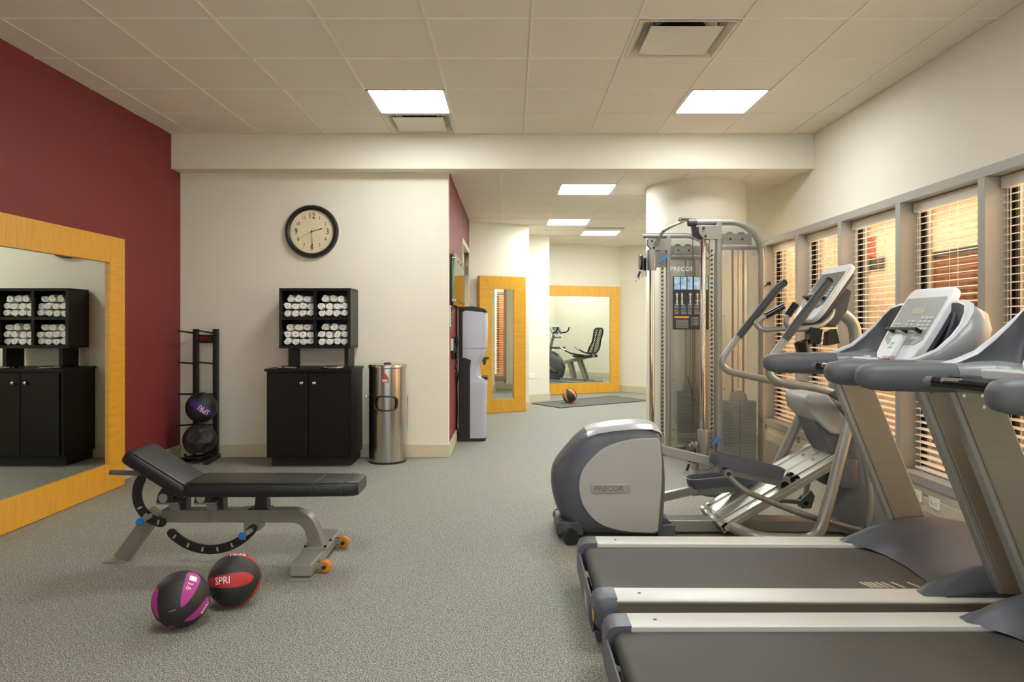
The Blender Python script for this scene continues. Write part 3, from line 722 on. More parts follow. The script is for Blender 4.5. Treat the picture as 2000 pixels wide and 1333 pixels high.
MB().box(RX0 + .02, RX1 - .02, 6.44, 6.6, .03, .045).build('cradle_plate', 'black', t)
cu = (-2.842, 6.50, .500)
dd = lambda p, q: towards(cu, p, q)[0]; _, r_, u_, v_ = towards(cu, 0, 0)
t = ball('medicine_ball', cu, .138, 'black ball with a violet band resting on the rack above the handled one', 'ballk',
         [(dd(-.12, .02), r_ * .8 - u_ * .6, 1.1, .32)], 'purple')
text('SPRI', .070, 'ink', t, sphere_place(cu, dd(.14, -.18), -(r_ * .8 - u_ * .6), .138 * 1.012), 'lettering', .001, squash=.9)
cl = (-2.838, 6.455, .212)
t = thing('medicine_ball', (cl[0], cl[1], .065), 'dark grey medicine ball with moulded grip hollows on the bottom of the rack', 'ball', 'medicine balls')
dd = lambda p, q: towards(cl, p, q)[0]; _, r_, u_, v_ = towards(cl, 0, 0)
mb = MB(); mb.sphere((0, 0, 0), 1, 56, 34)
holes = [(dd(-.40, .22), .42), (dd(.40, .22), .42), (dd(-.45, -.55), .30), (dd(.45, -.55), .30)]
nv = []
for p in mb.v:
    k = 1.0
    for h, rad in holes:
        a = p.angle(h) if p.length > 0 else 9
        if a < rad: k -= .15 * (1 - (a / rad) ** 5)
    nv.append(Vector(cl) + p * .146 * k)
mb.v = nv; mb.build('ball_skin', 'ballk', t)
text('SPRI', .03, 'key', t, sphere_place(cl, dd(0, -.86), r_, .147), 'lettering', .001)

# ------------------------------------------------------------------ weight bench
t = thing('weight_bench', (-1.5, 3.8, 0), 'adjustable black padded weight bench on a silver frame', 'bench')
YC = 3.80
def pad(ax, az, dx, dz, ln, th, y0, y1, name, rr=.028, taper=0):
    d = Vector((dx, 0, dz)).normalized(); n = Vector((-d.z, 0, d.x)); rings = []
    N = 10
    secs = [(0, .55), (.008, .8), (.025, .96), (.05, 1)] + [(ln * .5, 1)] + [(ln - .05, 1), (ln - .025, .96), (ln - .008, .8), (ln, .55)]
    wd = (y1 - y0) / 2; yc = (y0 + y1) / 2
    for s, k in secs:
        wk = wd * (1 - taper * max(0, (s - ln * .84) / (ln * .16)) ** 1) * (1 if k == 1 else (.86 + .14 * k))
        c = Vector((ax, yc, az)) + d * s + n * th / 2
        rings.append([c + Vector((0, yy, 0)) + n * zz for yy, zz in rrect(2 * wk, th * (.55 + .45 * k), rr * (.55 + .45 * k), 4)])
    return MB().loft(rings).build(name, 'vinyl', t, ang=50)
bp = pad(-2.025, .545, .85, -.525, .37, .078, 3.655, 3.945, 'back_pad')
MB().tube([(-2.02 + .85 * q + .525 * .078, 3.668, .545 - .525 * q + .85 * .070) for q in (.03, .34)], .0022, 6).build('seam', 'blackg', bp)
sp = pad(-1.70, .363, 1, 0, .90, .078, 3.655, 3.945, 'seat_pad', taper=.22)
for x in (-1.03, -.88): MB().tube([(x, 3.654, .385), (x, 3.657, .425), (x + .005, 3.675, .4415), (x + .02, 3.8, .4425), (x + .0, 3.925, .4415)], .0018, 6, bend=.01).build('seam', 'seam', sp)
MB().tube([(-1.66, 3.663, .434), (-.9, 3.663, .434)], .0018, 6).build('seam', 'blackg', sp)
# main beam
def rect_sweep(pts, w_, h_, bend, name, m, parent, bev=.004):
    P = fillet(pts, bend, 8); rings = []
    for i, p in enumerate(P):
        d = (P[min(i + 1, len(P) - 1)] - P[max(i - 1, 0)]).normalized(); n = Vector((-d.z, 0, d.x))
        rings.append([p + Vector((0, a * w_ / 2, 0)) + n * b_ * h_ / 2 for a, b_ in ((-1, -1), (1, -1), (1, 1), (-1, 1))])
    return MB().loft(rings).build(name, m, parent, bevel=bev)
rect_sweep([(-1.86, YC, .242), (-1.09, YC, .242), (-1.035, YC, .075)], .075, .068, .16, 'main_beam', 'bench', t)
rect_sweep([(-1.90, YC, .262), (-2.085, YC, .012)], .07, .072, 0, 'front_leg', 'bench', t)
MB().box(-2.155, -2.055, YC - .06, YC + .06, 0, .009).build('foot_plate', 'silver', t, bevel=.002)
MB().box(-1.095, -.99, 3.50, 4.12, .016, .074).build('cross_base', 'silver', t, bevel=.004)
MB().box(-1.10, -.985, 3.475, 3.56, 0.0, .010).build('foot_plate', 'silver', t, bevel=.002)
MB().box(-1.10, -.985, 4.06, 4.145, 0.0, .010).build('foot_plate', 'silver', t, bevel=.002)
MB().box(-1.105, -.975, 3.73, 3.87, .074, .084).build('weld_plate', 'silver', t, bevel=.002)
bo = MB()
for x in (-1.09, -.985):
    for y in (3.745, 3.855): bo.cyl((x, y, .084), (x, y, .094), .008, seg=6)
bo.build('bolts', 'black', t, kind='stuff')
for y in (3.60, 4.00):
    MB().box(-.992, -.945, y - .028, y - .022, .03, .055).box(-.992, -.945, y + .022, y + .028, .03, .055).build('wheel_fork', 'silver', t)
    wh = MB().lathe([(.008, -.016), (.026, -.016), (.033, -.010), (.034, 0), (.033, .010), (.026, .016), (.008, .016)], (-.948, y, .0345), 'y', 28).build('wheel', 'orange', t)
    MB().cyl((-.948, y - .032, .0345), (-.948, y + .032, .0345), .010, seg=12).build('axle', 'black', wh)
# toothed quadrants
def quadrant(c, r, wd, a0, a1, y, th, name, holes):
    n = 26; out = []; inn = []
    for k in range(n + 1):
        a = R(a0 + (a1 - a0) * k / n); out.append((c[0] + (r + wd / 2) * math.cos(a), c[1] + (r + wd / 2) * math.sin(a))); inn.append((c[0] + (r - wd / 2) * math.cos(a), c[1] + (r - wd / 2) * math.sin(a)))
    def capend(a, sgn):
        a = R(a); cc = (c[0] + r * math.cos(a), c[1] + r * math.sin(a)); res = []
        for k in range(1, 6):
            b = a + sgn * math.pi * k / 6; res.append((cc[0] + wd / 2 * math.cos(b), cc[1] + wd / 2 * math.sin(b)))
        return res
    s = 1 if a1 > a0 else -1
    poly = out + capend(a1, s) + inn[::-1] + [(p) for p in capend(a0, -s)[::-1]][::-1][::-1]
    q = MB().prism(poly, y, y + th, 'y').build(name, 'black', t, ang=30)
    for h in holes:
        a = R(h); ca, sa = math.cos(a), math.sin(a); T = Matrix(((ca, -sa, 0, c[0] + r * ca), (0, 0, -1, y - .0005), (sa, ca, 0, c[1] + r * sa), (0, 0, 0, 1)))
        MB(T).prism(rrect(wd * .55, .010, .0045), 0, .001, 'z').build('slot', 'alu', q)
    return q
quadrant((-1.8145, .37), .150, .048, 150, 262, 3.715, .012, 'back_quadrant', (208, 226, 256))
quadrant((-1.58, .362), .282, .046, 224, 322, 3.715, .012, 'seat_quadrant', (229, 246, 262, 278, 294, 309))
for x, z in ((-1.925, .247), (-1.398, .172)):
    k = MB().cyl((x + .035, 3.73, z + .01), (x + .02, 3.66, z + .005), .013, seg=14).build('spring_pin', 'alu', t)
    MB().lathe([(.001, -.026), (.012, -.025), (.0175, -.016), (.018, -.004), (.013, .004), (.001, .005)], (x + .012, 3.655, z), 'y', 20).build('pull_knob', 'blue', t)
MB().box(-1.42, -1.335, 3.755, 3.845, .168, .226).build('pin_bracket', 'bench', t, bevel=.003)
MB().box(-1.44, -1.335, 3.754, 3.846, .222, .278).build('beam_sleeve', 'bench', t, bevel=.003)
MB().prism([(-1.37, .27), (-1.30, .27), (-1.305, .37), (-1.36, .37)], 3.77, 3.83).box(-1.40, -1.29, 3.765, 3.835, .274, .282).build('seat_stem', 'black', t, bevel=.002)
for x in (-1.815, -1.618):
    MB().prism([(x - .05, .325), (x + .045, .325), (x + .035, .372), (x + .01, .40), (x - .02, .40), (x - .04, .372)], 3.72, 3.734).prism([(x - .05, .325), (x + .045, .325), (x + .035, .372), (x + .01, .40), (x - .02, .40), (x - .04, .372)], 3.866, 3.88).build('hinge_bracket', 'black', t, bevel=.002)
    MB().cyl((x - .01, 3.712, .350), (x - .01, 3.89, .350), .024, seg=24).build('hinge_disc', 'chrome', t)
    MB().box(x - .055, x + .06, 3.73, 3.87, .312, .326).prism([(x + .005, .275), (x + .06, .275), (x + .055, .315), (x + .0, .315)], 3.75, 3.85).build('hinge_mount', 'bench', t, bevel=.003)
    MB().prism([(x + .05, .27), (x + .085, .27), (x + .085, .36), (x + .045, .36)], 3.77, 3.83).build('hinge_post', 'black', t)
MB().box(-1.607, -1.60, 3.757, 3.762, .21, .32).build('weld_tab', 'bench', t)
MB().tube([(-2.15, 3.8, .468), (-1.96, 3.8, .462)], .014, 12).build('grab_bar', 'grip', t)

# ------------------------------------------------------------------ maroon passage wall: sign, keypad, phone, cooler
XP = -.606
t = thing('glass_sign', (XP + .03, 7.7, 1.46), 'green tinted glass notice panel on steel standoffs on the maroon passage wall', 'sign')
MB().box(XP + .002, XP + .012, 6.99, 8.40, 1.462, 1.958).build('back_board', 'sash', t)
MB().box(XP + .012, XP + .016, 7.02, 8.37, 1.49, 1.93).build('notice_sheet', 'poster', t)
MB().box(XP + .034, XP + .040, 6.95, 8.43, 1.45, 1.97).build('glass_panel', 'signglass', t)
for y in (7.02, 7.5, 7.9, 8.36):
    for z in (1.50, 1.92): MB().cyl((XP + .012, y, z), (XP + .048, y, z), .013, seg=14).build('standoff', 'chrome', t)
ln = MB()
for k in range(11): ln.box(XP + .0162, XP + .0170, 7.08 + .0, 7.08 + random.uniform(.35, .6), 1.53 + k * .034, 1.54 + k * .034)
ln.build('print_lines', 'ink', t, kind='stuff')
t = thing('call_panel', (XP, 6.93, 1.24), 'narrow brushed steel button panel on the maroon wall below the glass sign', 'panel')
MB().box(XP, XP + .014, 6.86, 7.02, 1.235, 1.445).build('steel_plate', 'steel', t, bevel=.002)
for z in (1.27, 1.31, 1.35, 1.39): MB().cyl((XP + .014, 6.94, z), (XP + .018, 6.94, z), .012, seg=14).build('button', 'sash', t)
t = thing('wall_phone', (XP, 7.12, .88), 'black handset wall phone with hanging cord on a white plate', 'phone')
MB().box(XP, XP + .02, 6.98, 7.1, 1.0, 1.12).build('wall_plate', 'white', t, bevel=.003)
MB().box(XP + .0, XP + .035, 7.10, 7.17, 0.91, 1.13).build('cradle', 'blackg', t, bevel=.006)
MB().loft([ellring((XP + .052, 7.13, z - .07), (1, 0, 0), (0, 1, 0), a, b_, 12) for z, a, b_ in ((.985, .012, .022), (.992, .022, .028), (1.03, .024, .028), (1.05, .014, .02), (1.14, .014, .02), (1.16, .024, .028), (1.20, .023, .028), (1.208, .012, .02))]).build('handset', 'blackg', t)
cp = [(XP + .04, 7.13, .915)]
for k in range(90):
    q = k / 89; a = k * 2.2; zc = .915 - .26 * math.sin(math.pi * q) ** .7
    cp.append((XP + .035 + .006 * math.cos(a) + .004 * q, 7.10 + .14 * q + .006 * math.sin(a), zc))
MB().tube(cp, .0028, 5).build('coiled_cord', 'blackg', t)
# water cooler: back to the maroon wall, facing into the passage
t = thing('water_cooler', (-.41, 7.62, 0), 'tall silver and black water cooler standing against the maroon passage wall', 'water cooler')
x0, x1 = -.572, -.272; y0, y1 = 7.63, 7.93
def plan(xa, xb, ya, yb, rr): 
    return [(xa, ya), (xb - rr, ya)] + [(xb - rr + rr * math.sin(R(a)), ya + rr - rr * math.cos(R(a))) for a in (15, 35, 55, 75, 90)] + [(xb - rr + rr * math.cos(R(a)), yb - rr + rr * math.sin(R(a))) for a in (0, 15, 35, 55, 75, 90)] + [(xa, yb)]
def shell(name, zs, m, xa, bev=.003):
    rings = []
    for z, xb in zs: rings.append([(x, y, z) for x, y in plan(xa, xb, y0, y1, .05)])
    return MB().loft(rings).build(name, m, t, ang=40)
shell('lower_body', [(.035, -.288), (.30, -.280), (.62, -.272), (.66, -.278), (.70, -.345), (.84, -.345), (.89, -.31), (.96, -.285), (1.0, -.280)], 'cooler', -.54)
shell('upper_body', [(1.004, -.280), (1.03, -.274), (1.20, -.268), (1.36, -.268), (1.395, -.275)], 'cooler', -.54)
shell('base', [(0, -.285), (.035, -.285)], 'black', -.565)
MB().prism([(-.572, 1.45), (-.42, 1.455), (-.30, 1.43), (-.268, 1.40), (-.275, 1.386), (-.36, 1.395), (-.44, 1.41), (-.572, 1.415)], y0 - .001, y1 + .001).build('top_cover', 'black', t, bevel=.004)
MB().prism([(-.572, .035), (-.45, .035), (-.45, .80), (-.44, .875), (-.50, .90), (-.572, .905)], y0 - .005, y1 + .005).build('side_panel', 'black', t, bevel=.006)
MB().box(-.574, -.53, y0 - .002, y1 + .002, .90, 1.416).build('rear_panel', 'black', t, bevel=.003)
MB().prism([(-.35, .87), (-.31, .90), (-.255, .905), (-.245, .885), (-.28, .875), (-.29, .82), (-.315, .82), (-.32, .86)], 7.72, 7.84).build('tap', 'blackg', t, bevel=.004)
MB().prism([(-.35, .655), (-.268, .66), (-.255, .68), (-.27, .695), (-.35, .695)], 7.66, 7.90).build('drip_tray', 'blackg', t, bevel=.004)
MB().tube([(-.575, 7.70, .75), (-.60, 7.68, .6), (-.585, 7.66, .35), (-.60, 7.66, .12), (-.575, 7.70, .06)], .006, 8, bend=.08).build('power_cord', 'black', t)

# exercise mat
t = thing('exercise_mat', (1.3, 11.5, 0), 'thin dark exercise mat on the floor before the far mirror', 'mat')
d = Vector((.83, .56, 0)).normalized(); n = Vector((-d.y, d.x, 0)); A = Vector((.722, 10.66, 0))
q = [A, A + d * 1.85, A + d * 1.85 + n * .9, A + n * .72]
MB().prism([tuple(p.xy) for p in q], .0005, .007, 'z').build('mat_sheet', 'matm', t)
ed = [Vector((p.x, p.y, .005)) for p in q] + [Vector((q[0].x, q[0].y, .005))]
for a, b in zip(ed[:-1], ed[1:]): MB().bar(a, b, .022, .009).build('mat_edge', 'matedge', t)
# ------------------------------------------------------------------ shared console
def console(t, x0, z0, x1, z1, yc, wd, pod=True, dark=False):
    """tilted console: lower edge (x0, z0), upper edge (x1, z1)"""
    d = Vector((x1 - x0, 0, z1 - z0)); L_ = d.length; d.normalize(); u = Vector((0, -1, 0)); n = u.cross(d)
    T = Matrix(((u.x, d.x, n.x, x0), (u.y, d.y, n.y, yc), (u.z, d.z, n.z, z0), (0, 0, 0, 1)))
    h = wd / 2; k = L_ / .35
    half = [(.55 * h, 0), (.75 * h, .006 * k), (.90 * h, .03 * k), (.965 * h, .075 * k), (h, .15 * k), (h, .305 * k), (.95 * h, .335 * k), (.80 * h, .35 * k)]
    poly = half + [(-a, b) for a, b in half[::-1]]
    c = MB(T).prism(poly, -.035, 0, 'z').build('console', 'white', t, bevel=.008, seg=3)
    inner = [(.60 * h, .075 * k), (.86 * h, .10 * k), (.88 * h, .29 * k), (.84 * h, .30 * k)]
    ip = inner + [(-a, b) for a, b in inner[::-1]]
    MB(T).prism(ip, 0, .0022, 'z').build('display_panel', 'membd' if dark else 'memb', c)
    MB(T).prism([(a * .96, b * .93 - .005) for a, b in poly], -.055, -.036, 'z').build('console_back', 'slated', c, bevel=.006)
    MB(T).prism([(x, y + .235 * k) for x, y in rrect(wd * .27, .030 * k, .004)], .0022, .0035, 'z').build('lcd', 'lcd', c)
    for gx, rows, cols, gy in ((-.62 * h, 2, 2, .155), (-.06 * h, 3, 2, .152), (.55 * h, 4, 3, .150)):
        for i in range(rows):
            for j in range(cols):
                px = gx + (j - (cols - 1) / 2) * .075 * (h / .17) * .42; py = (gy + .017 * i) * k
                MB(T).prism([(x + px, y + py) for x, y in rrect(.022 * (h / .17), .010 * k, .0045)], .0022, .005, 'z').build('key', 'key', c)
    for gx in (-.5, .5):
        MB(T).prism([(x + gx * h, y + .107 * k) for x, y in rrect(.05, .012 * k, .004)], .0022, .0032, 'z').build('key', 'key', c)
    MB(T).box(-.12 * wd / .34, .12 * wd / .34, .128 * k, .140 * k, .028, .036).box(-.115 * wd / .34, -.095 * wd / .34, .128 * k, .142 * k, 0, .03).box(-.008, .008, .128 * k, .142 * k, 0, .03).box(.095 * wd / .34, .115 * wd / .34, .128 * k, .142 * k, 0, .03).build('reading_ledge', 'blackg', c, bevel=.002)
    if pod:
        p = MB(T).prism([(x - .01, y + .058 * k) for x, y in rrect(.078, .115 * k, .02)], 0, .022, 'z').build('remote_pod', 'white', c, bevel=.006)
        MB(T).prism([(-.032, .074 * k), (-.005, .074 * k), (-.005, .068 * k), (-.022, .062 * k), (-.005, .050 * k), (-.005, .044 * k), (-.032, .044 * k), (-.032, .050 * k), (-.018, .056 * k), (-.032, .066 * k)], .022, .0232, 'z').build('green_mark', 'green', p)
        MB(T).prism(rrect(.05, .012, .004), .004, .026, 'z').build('pod_tab', 'pinkish', p)
    return c, T

# ------------------------------------------------------------------ treadmill (local: x from rear end forward, y across)
TL = 'grey treadmill beside the elliptical trainer, with its white console in full view'
def treadmill():
    t = thing('treadmill', (0, 0, 0), TL, 'treadmill', 'treadmills along the windows')
    HW, RW, ZT = .405, .124, .22
    for s in (-1, 1):
        ya, yb = (s * HW, s * (HW - RW)) if s < 0 else (s * (HW - RW), s * HW)
        yo = s * HW; yn = s * (HW - RW)
        r = MB().prism([(yo, .208), (yo, .215), (yo - s * .008, .220), (yn + s * .003, .220), (yn, .217), (yn, .196), (yo - s * .03, .200)], .075, 1.95, 'x').build('side_rail', 'railm', t, bevel=.001)
        MB().prism([(yo - s * .001, .207), (yo - s * .001, .201), (yo - s * .004, .199), (yo - s * .004, .120), (yo - s * .012, .112), (yo - s * .03, .112), (yo - s * .03, .199)], .075, 1.95, 'x').build('rail_skirt', 'railside', r)
        MB().cyl((.17, s * (HW - .065), .219), (.17, s * (HW - .065), .2215), .007, seg=10).build('screw', 'membd', r)
        # end cap
        yi = s * (HW - RW)
        rings = []
        for x, zt, zb, o in ((-.012, .185, .135, .022), (-.004, .206, .115, .012), (.012, .217, .095, .004), (.035, .2215, .085, .0), (.078, .2225, .082, -.001)):
            a, b_ = yo - s * o, yi
            rings.append([(x, a, zt - .012), (x, a - s * .006, zt - .003), (x, a - s * .016, zt), (x, b_, zt), (x, b_, zb), (x, a - s * .02, zb), (x, a - s * .004, zb + .01)])
        MB().loft(rings).build('end_cap', 'slate', t, ang=50)
    MB().prism([(-.020, .150), (-.012, .176), (-.004, .178), (.0, .150), (.0, .075), (-.002, .055), (.04, .055), (.04, .045), (-.006, .05), (-.018, .09)], -HW + .105, HW - .105).build('rear_guard', 'slate', t, bevel=.002)
    MB().prism([(-.017, .09), (-.0195, .150), (-.021, .150), (-.0185, .09)], -.10 - .1, -.04 - .06).build('rating_label', 'sticker', t)
    MB().box(-.0135, -.010, -.385, -.360, .13, .17).build('warning_label', 'amber', t)
    MB().cyl((.045, -.28, .170), (.045, .28, .170), .030, seg=24).build('rear_roller', 'chrome', t)
    # belt loop
    P = [(.045 + .034 * math.cos(R(a)), .170 + .034 * math.sin(R(a))) for a in range(270, 89, -20)]
    P = P + [(1.95, .204), (1.95, .200)] + [(.045, .200)] + [(.045 + .030 * math.cos(R(a)), .170 + .030 * math.sin(R(a))) for a in range(90, 271, 20)] + [(.045, .140), (.3, .140), (.3, .136), (.045, .136)]
    MB().prism([(.045 - .034 * math.sin(R(a)), .170 + .034 * math.cos(R(a))) for a in range(0, 181, 15)] + [(1.9, .136), (1.9, .204)], -.272, .272).build('belt', 'belt', t, ang=30)
    for k, x in enumerate((1.117, 1.137, 1.157, 1.180, 1.205, 1.245, 1.31)):
        MB().prism([(x, -.233), (x + .012, -.233), (x - .010, -.172), (x - .022, -.172)], .2042, .2047, 'z').build('belt_mark', 'mark', t)
    MB().box(.06, 1.95, -.30, .30, .06, .134).build('deck', 'black', t)
    for s in (-1, 1): MB().box(.10, 2.0, s * .36 - .02, s * .36 + .02, .03, .112).build('frame_rail', 'black', t)
    for x in (.25, 1.85):
        for s in (-1, 1): MB().cyl((x, s * .33, 0), (x, s * .33, .06), .03, seg=16).build('levelling_foot', 'black', t)
    # hood
    tops = {
        'c': [(1.385, .206), (1.43, .214), (1.50, .236), (1.58, .262), (1.66, .286), (1.75, .302), (1.85, .300), (1.94, .270), (2.00, .215), (2.04, .13)],
        'w': [(1.252, .2225), (1.29, .250), (1.37, .288), (1.47, .320), (1.58, .338), (1.70, .340), (1.82, .322), (1.92, .28), (1.99, .215), (2.03, .13)],
        'e': [(1.252, .2215), (1.29, .230), (1.37, .240), (1.47, .254), (1.58, .264), (1.70, .264), (1.82, .25), (1.92, .22), (1.99, .17), (2.03, .10)]}
    rings = []
    hs_ = [(-.372, 'e', 1, -.03), (-.366, 'e', 1, -.005), (-.350, 'm', 1, 0), (-.332, 'w', 1, -.004), (-.31, 'w', 1, 0), (-.29, 'w', .85, -.002), (-.255, 'w', .50, 0), (-.215, 'w', .24, 0), (-.16, 'w', .08, 0), (0, 'w', 0, .004)]
    tops['m'] = [((a[0] + b_[0]) / 2, a[1] * .45 + b_[1] * .55) for a, b_ in zip(tops['w'], tops['e'])]
    hs_ = hs_ + [(-y, k_, f, dz) for y, k_, f, dz in hs_[-2::-1]]
    for y, k_, f, dz in hs_:
        top = [(a[0] * (1 - f) + b_[0] * f, a[1] * (1 - f) + b_[1] * f + dz) for a, b_ in zip(tops['c'], tops[k_])]
        zb = .06
        ring = [(x, y, max(z, .06)) for x, z in top] + [(2.04, y, .05), (top[0][0] + .25, y, .19), (top[0][0] + .10, y, .19)]
        rings.append(ring)
    hd = MB().loft(rings).build('motor_hood', 'slate', t, ang=60)
    for s in (-1, 1):
        MB().prism([(1.33, .2206), (1.44, .234), (1.60, .246), (1.78, .242), (1.92, .222), (1.93, .2206)], s * .372 - .005, s * .372 + .005).build('hood_skirt', 'slated', hd, bevel=.003)
        MB().cyl((1.47, s * .3775, .229), (1.47, s * .3785, .229), .005, seg=8).build('screw', 'blackink', hd)
    MB().prism([(1.80, -.06), (1.80, .24), (1.87, .24), (1.87, -.06)], .3035, .309, 'z').build('warning_strip', 'sticker', hd)
    MB().prism([(1.812, -.05), (1.812, .06), (1.858, .06), (1.858, -.05)], .309, .3097, 'z').build('strip_print', 'slated', hd)
    # uprights
    for s in (-1, 1):
        ya, yb = s * .37 - .028, s * .37 + .028
        u = MB().prism([(1.225, 1.05), (1.38, 1.05), (1.70, .24), (1.545, .24)], ya, yb).build('upright', 'railside', t, bevel=.006)
        MB().prism([(1.202, 1.05), (1.227, 1.05), (1.547, .24), (1.522, .24)], ya + .006, yb - .006).build('upright_edge', 'silver', u, bevel=.004)
        for x, z in ((1.262, 1.008), (1.327, 1.008), (1.333, .968)):
            MB().cyl((x, ya - .003, z), (x, ya, z), .0065, seg=10).build('screw', 'chrome', u)
    # arms
    for s in (-1, 1):
        yc = s * .345
        secs = [(.885, .010, .010, 1.076), (.890, .026, .026, 1.076), (.905, .041, .039, 1.076), (.935, .051, .046, 1.075), (.98, .055, .050, 1.074), (1.10, .055, .052, 1.073), (1.215, .055, .053, 1.072)]
        a = MB().loft([ellring((x, yc, z), (0, 1, 0), (0, 0, 1), ry, rz, 20, .8) for x, ry, rz, z in secs]).build('handrail', 'grip', t, ang=50)
        secs = [(1.218, .053, .052, 1.072, 0), (1.26, .056, .053, 1.073, .003), (1.31, .070, .057, 1.074, .016), (1.36, .086, .058, 1.075, .03), (1.42, .090, .052, 1.076, .04), (1.47, .07, .04, 1.08, .05)]
        MB().loft([ellring((x, yc - s * sh_, z), (0, 1, 0), (0, 0, 1), ry, rz, 20, .8) for x, ry, rz, z, sh_ in secs]).build('arm_shell', 'mid', t, ang=50)
        # grip bars to the centre
        MB().cyl((1.10, yc - s * .030, 1.062), (1.12, yc - s * .058, 1.062), .030, .018, 16).build('bar_boss', 'grip', a)
        MB().tube([(1.115, yc - s * .05, 1.062), (1.19, s * .17, 1.058), (1.225, s * .075, 1.052)], .0165, 12, bend=.05).build('grip_bar', 'blackg', t)
        MB().tube([(1.137, yc - s * .085, 1.0625), (1.172, s * .205, 1.0605)], .0172, 12).build('pulse_plate', 'chrome', t)
    MB().loft([ellring((1.235, y, 1.05), (1, 0, 0), (0, 0, 1), a, b_, 16, .8) for y, a, b_ in ((-.085, .012, .012), (-.075, .028, .026), (-.04, .038, .032), (0, .040, .034), (.04, .038, .032), (.075, .028, .026), (.085, .012, .012))]).build('stop_pod', 'mid', t, ang=50)
    MB().loft([ellring((1.225, y, 1.075), (1, 0, 0), (0, 0, 1), a, b_, 14) for y, a, b_ in ((-.04, .004, .003), (-.03, .016, .008), (0, .02, .011), (.03, .016, .008), (.04, .004, .003))]).build('stop_button', 'stop', t, ang=60)
    MB().box(1.19, 1.202, -.05, .05, 1.045, 1.055).build('stop_lever', 'stopd', t, bevel=.003)
    # shroud: U-shaped bowl behind the console
    path = [(1.17, -.345, 1.116, 1.05, 0), (1.24, -.352, 1.133, 1.05, .004), (1.31, -.352, 1.163, 1.05, .012), (1.37, -.346, 1.213, 1.05, .028), (1.42, -.335, 1.265, 1.055, .045),
            (1.455, -.315, 1.312, 1.065, .060), (1.478, -.28, 1.342, 1.075, .070), (1.490, -.22, 1.355, 1.085, .075), (1.495, -.12, 1.355, 1.09, .075), (1.495, 0, 1.355, 1.09, .075)]
    path = path + [(x, -y, a, b_, c_) for x, y, a, b_, c_ in path[-2::-1]]
    def ushell(prof, name, m):
        rings = []
        for i, (x, y, zt, zb, bl) in enumerate(path):
            a = path[max(i - 1, 0)]; b_ = path[min(i + 1, len(path) - 1)]
            tx_, ty_ = b_[0] - a[0], b_[1] - a[1]; l = math.hypot(tx_, ty_); nx, ny = ty_ / l, -tx_ / l
            rings.append([(x + nx * o, y + ny * o, z) for o, z in prof(zt, zb, zt - zb, bl)])
        return MB().loft(rings).build(name, m, t, ang=50)
    sh = ushell(lambda zt, zb, h, b: [(-.06, zb - .005), (-.01 + b * .35, zb + h * .12), (b * .85 + .004, zb + h * .38), (b + .006, zb + h * .62), (b * .75 + .010, zb + h * .85), (.010, zt - .004), (-.008, zt - .006), (-.014, zb + h * .55), (-.075, zb + .01)], 'shroud', 'mid')
    ushell(lambda zt, zb, h, b: [(.014, zt - .010), (.016, zt - .001), (.006, zt + .005), (-.010, zt + .003), (-.018, zt - .006), (-.016, zt - .012)], 'shroud_rim', 'lite')
    ushell(lambda zt, zb, h, b: [(-.0145, zt - .008), (-.0155, zb + h * .55), (-.075, zb + .03), (-.080, zb + .03), (-.022, zb + h * .58), (-.020, zt - .010)], 'shroud_lining', 'slated')
    MB().prism([(1.27, -.31), (1.38, -.32), (1.46, -.24), (1.47, 0), (1.46, .24), (1.38, .32), (1.27, .31), (1.30, .22), (1.34, 0), (1.30, -.22)], 1.070, 1.108, 'z').build('dash', 'lite', t, bevel=.01, seg=3)
    for s in (-1, 1):
        MB().prism([(1.40, 1.10), (1.46, 1.10), (1.48, 1.30), (1.47, 1.31), (1.43, 1.20)], s * .20 - .01, s * .20 + .01).build('holder_wall', 'slated', t, bevel=.004)
        MB().loft([ellring((1.33, s * .235, z), (1, 0, 0), (0, 1, 0), .016, .026, 14) for z in (1.10, 1.112, 1.116)]).build('speed_toggle', 'white', t)
    MB().tube([(1.36, -.22, 1.105), (1.40, -.235, 1.15), (1.43, -.23, 1.20)], [.008, .014, .010], 8).build('safety_clip', 'blackg', t)
    console(t, 1.315, 1.105, 1.50, 1.42, 0, .345)
    MB().prism([(1.35, 1.09), (1.47, 1.09), (1.49, 1.30), (1.50, 1.36)], -.10, .10).build('console_neck', 'mid', t, bevel=.008)
    return t
tm = treadmill()
t2 = copy_tree(tm)
tm.location = (.325, 3.088, 0); tm.rotation_euler = (0, 0, R(-.5))
t2.location = (.335, 2.16, 0); t2.rotation_euler = (0, 0, R(.3))
t2['label'] = 'grey treadmill in front of the other one, its console cut off by the picture edge'

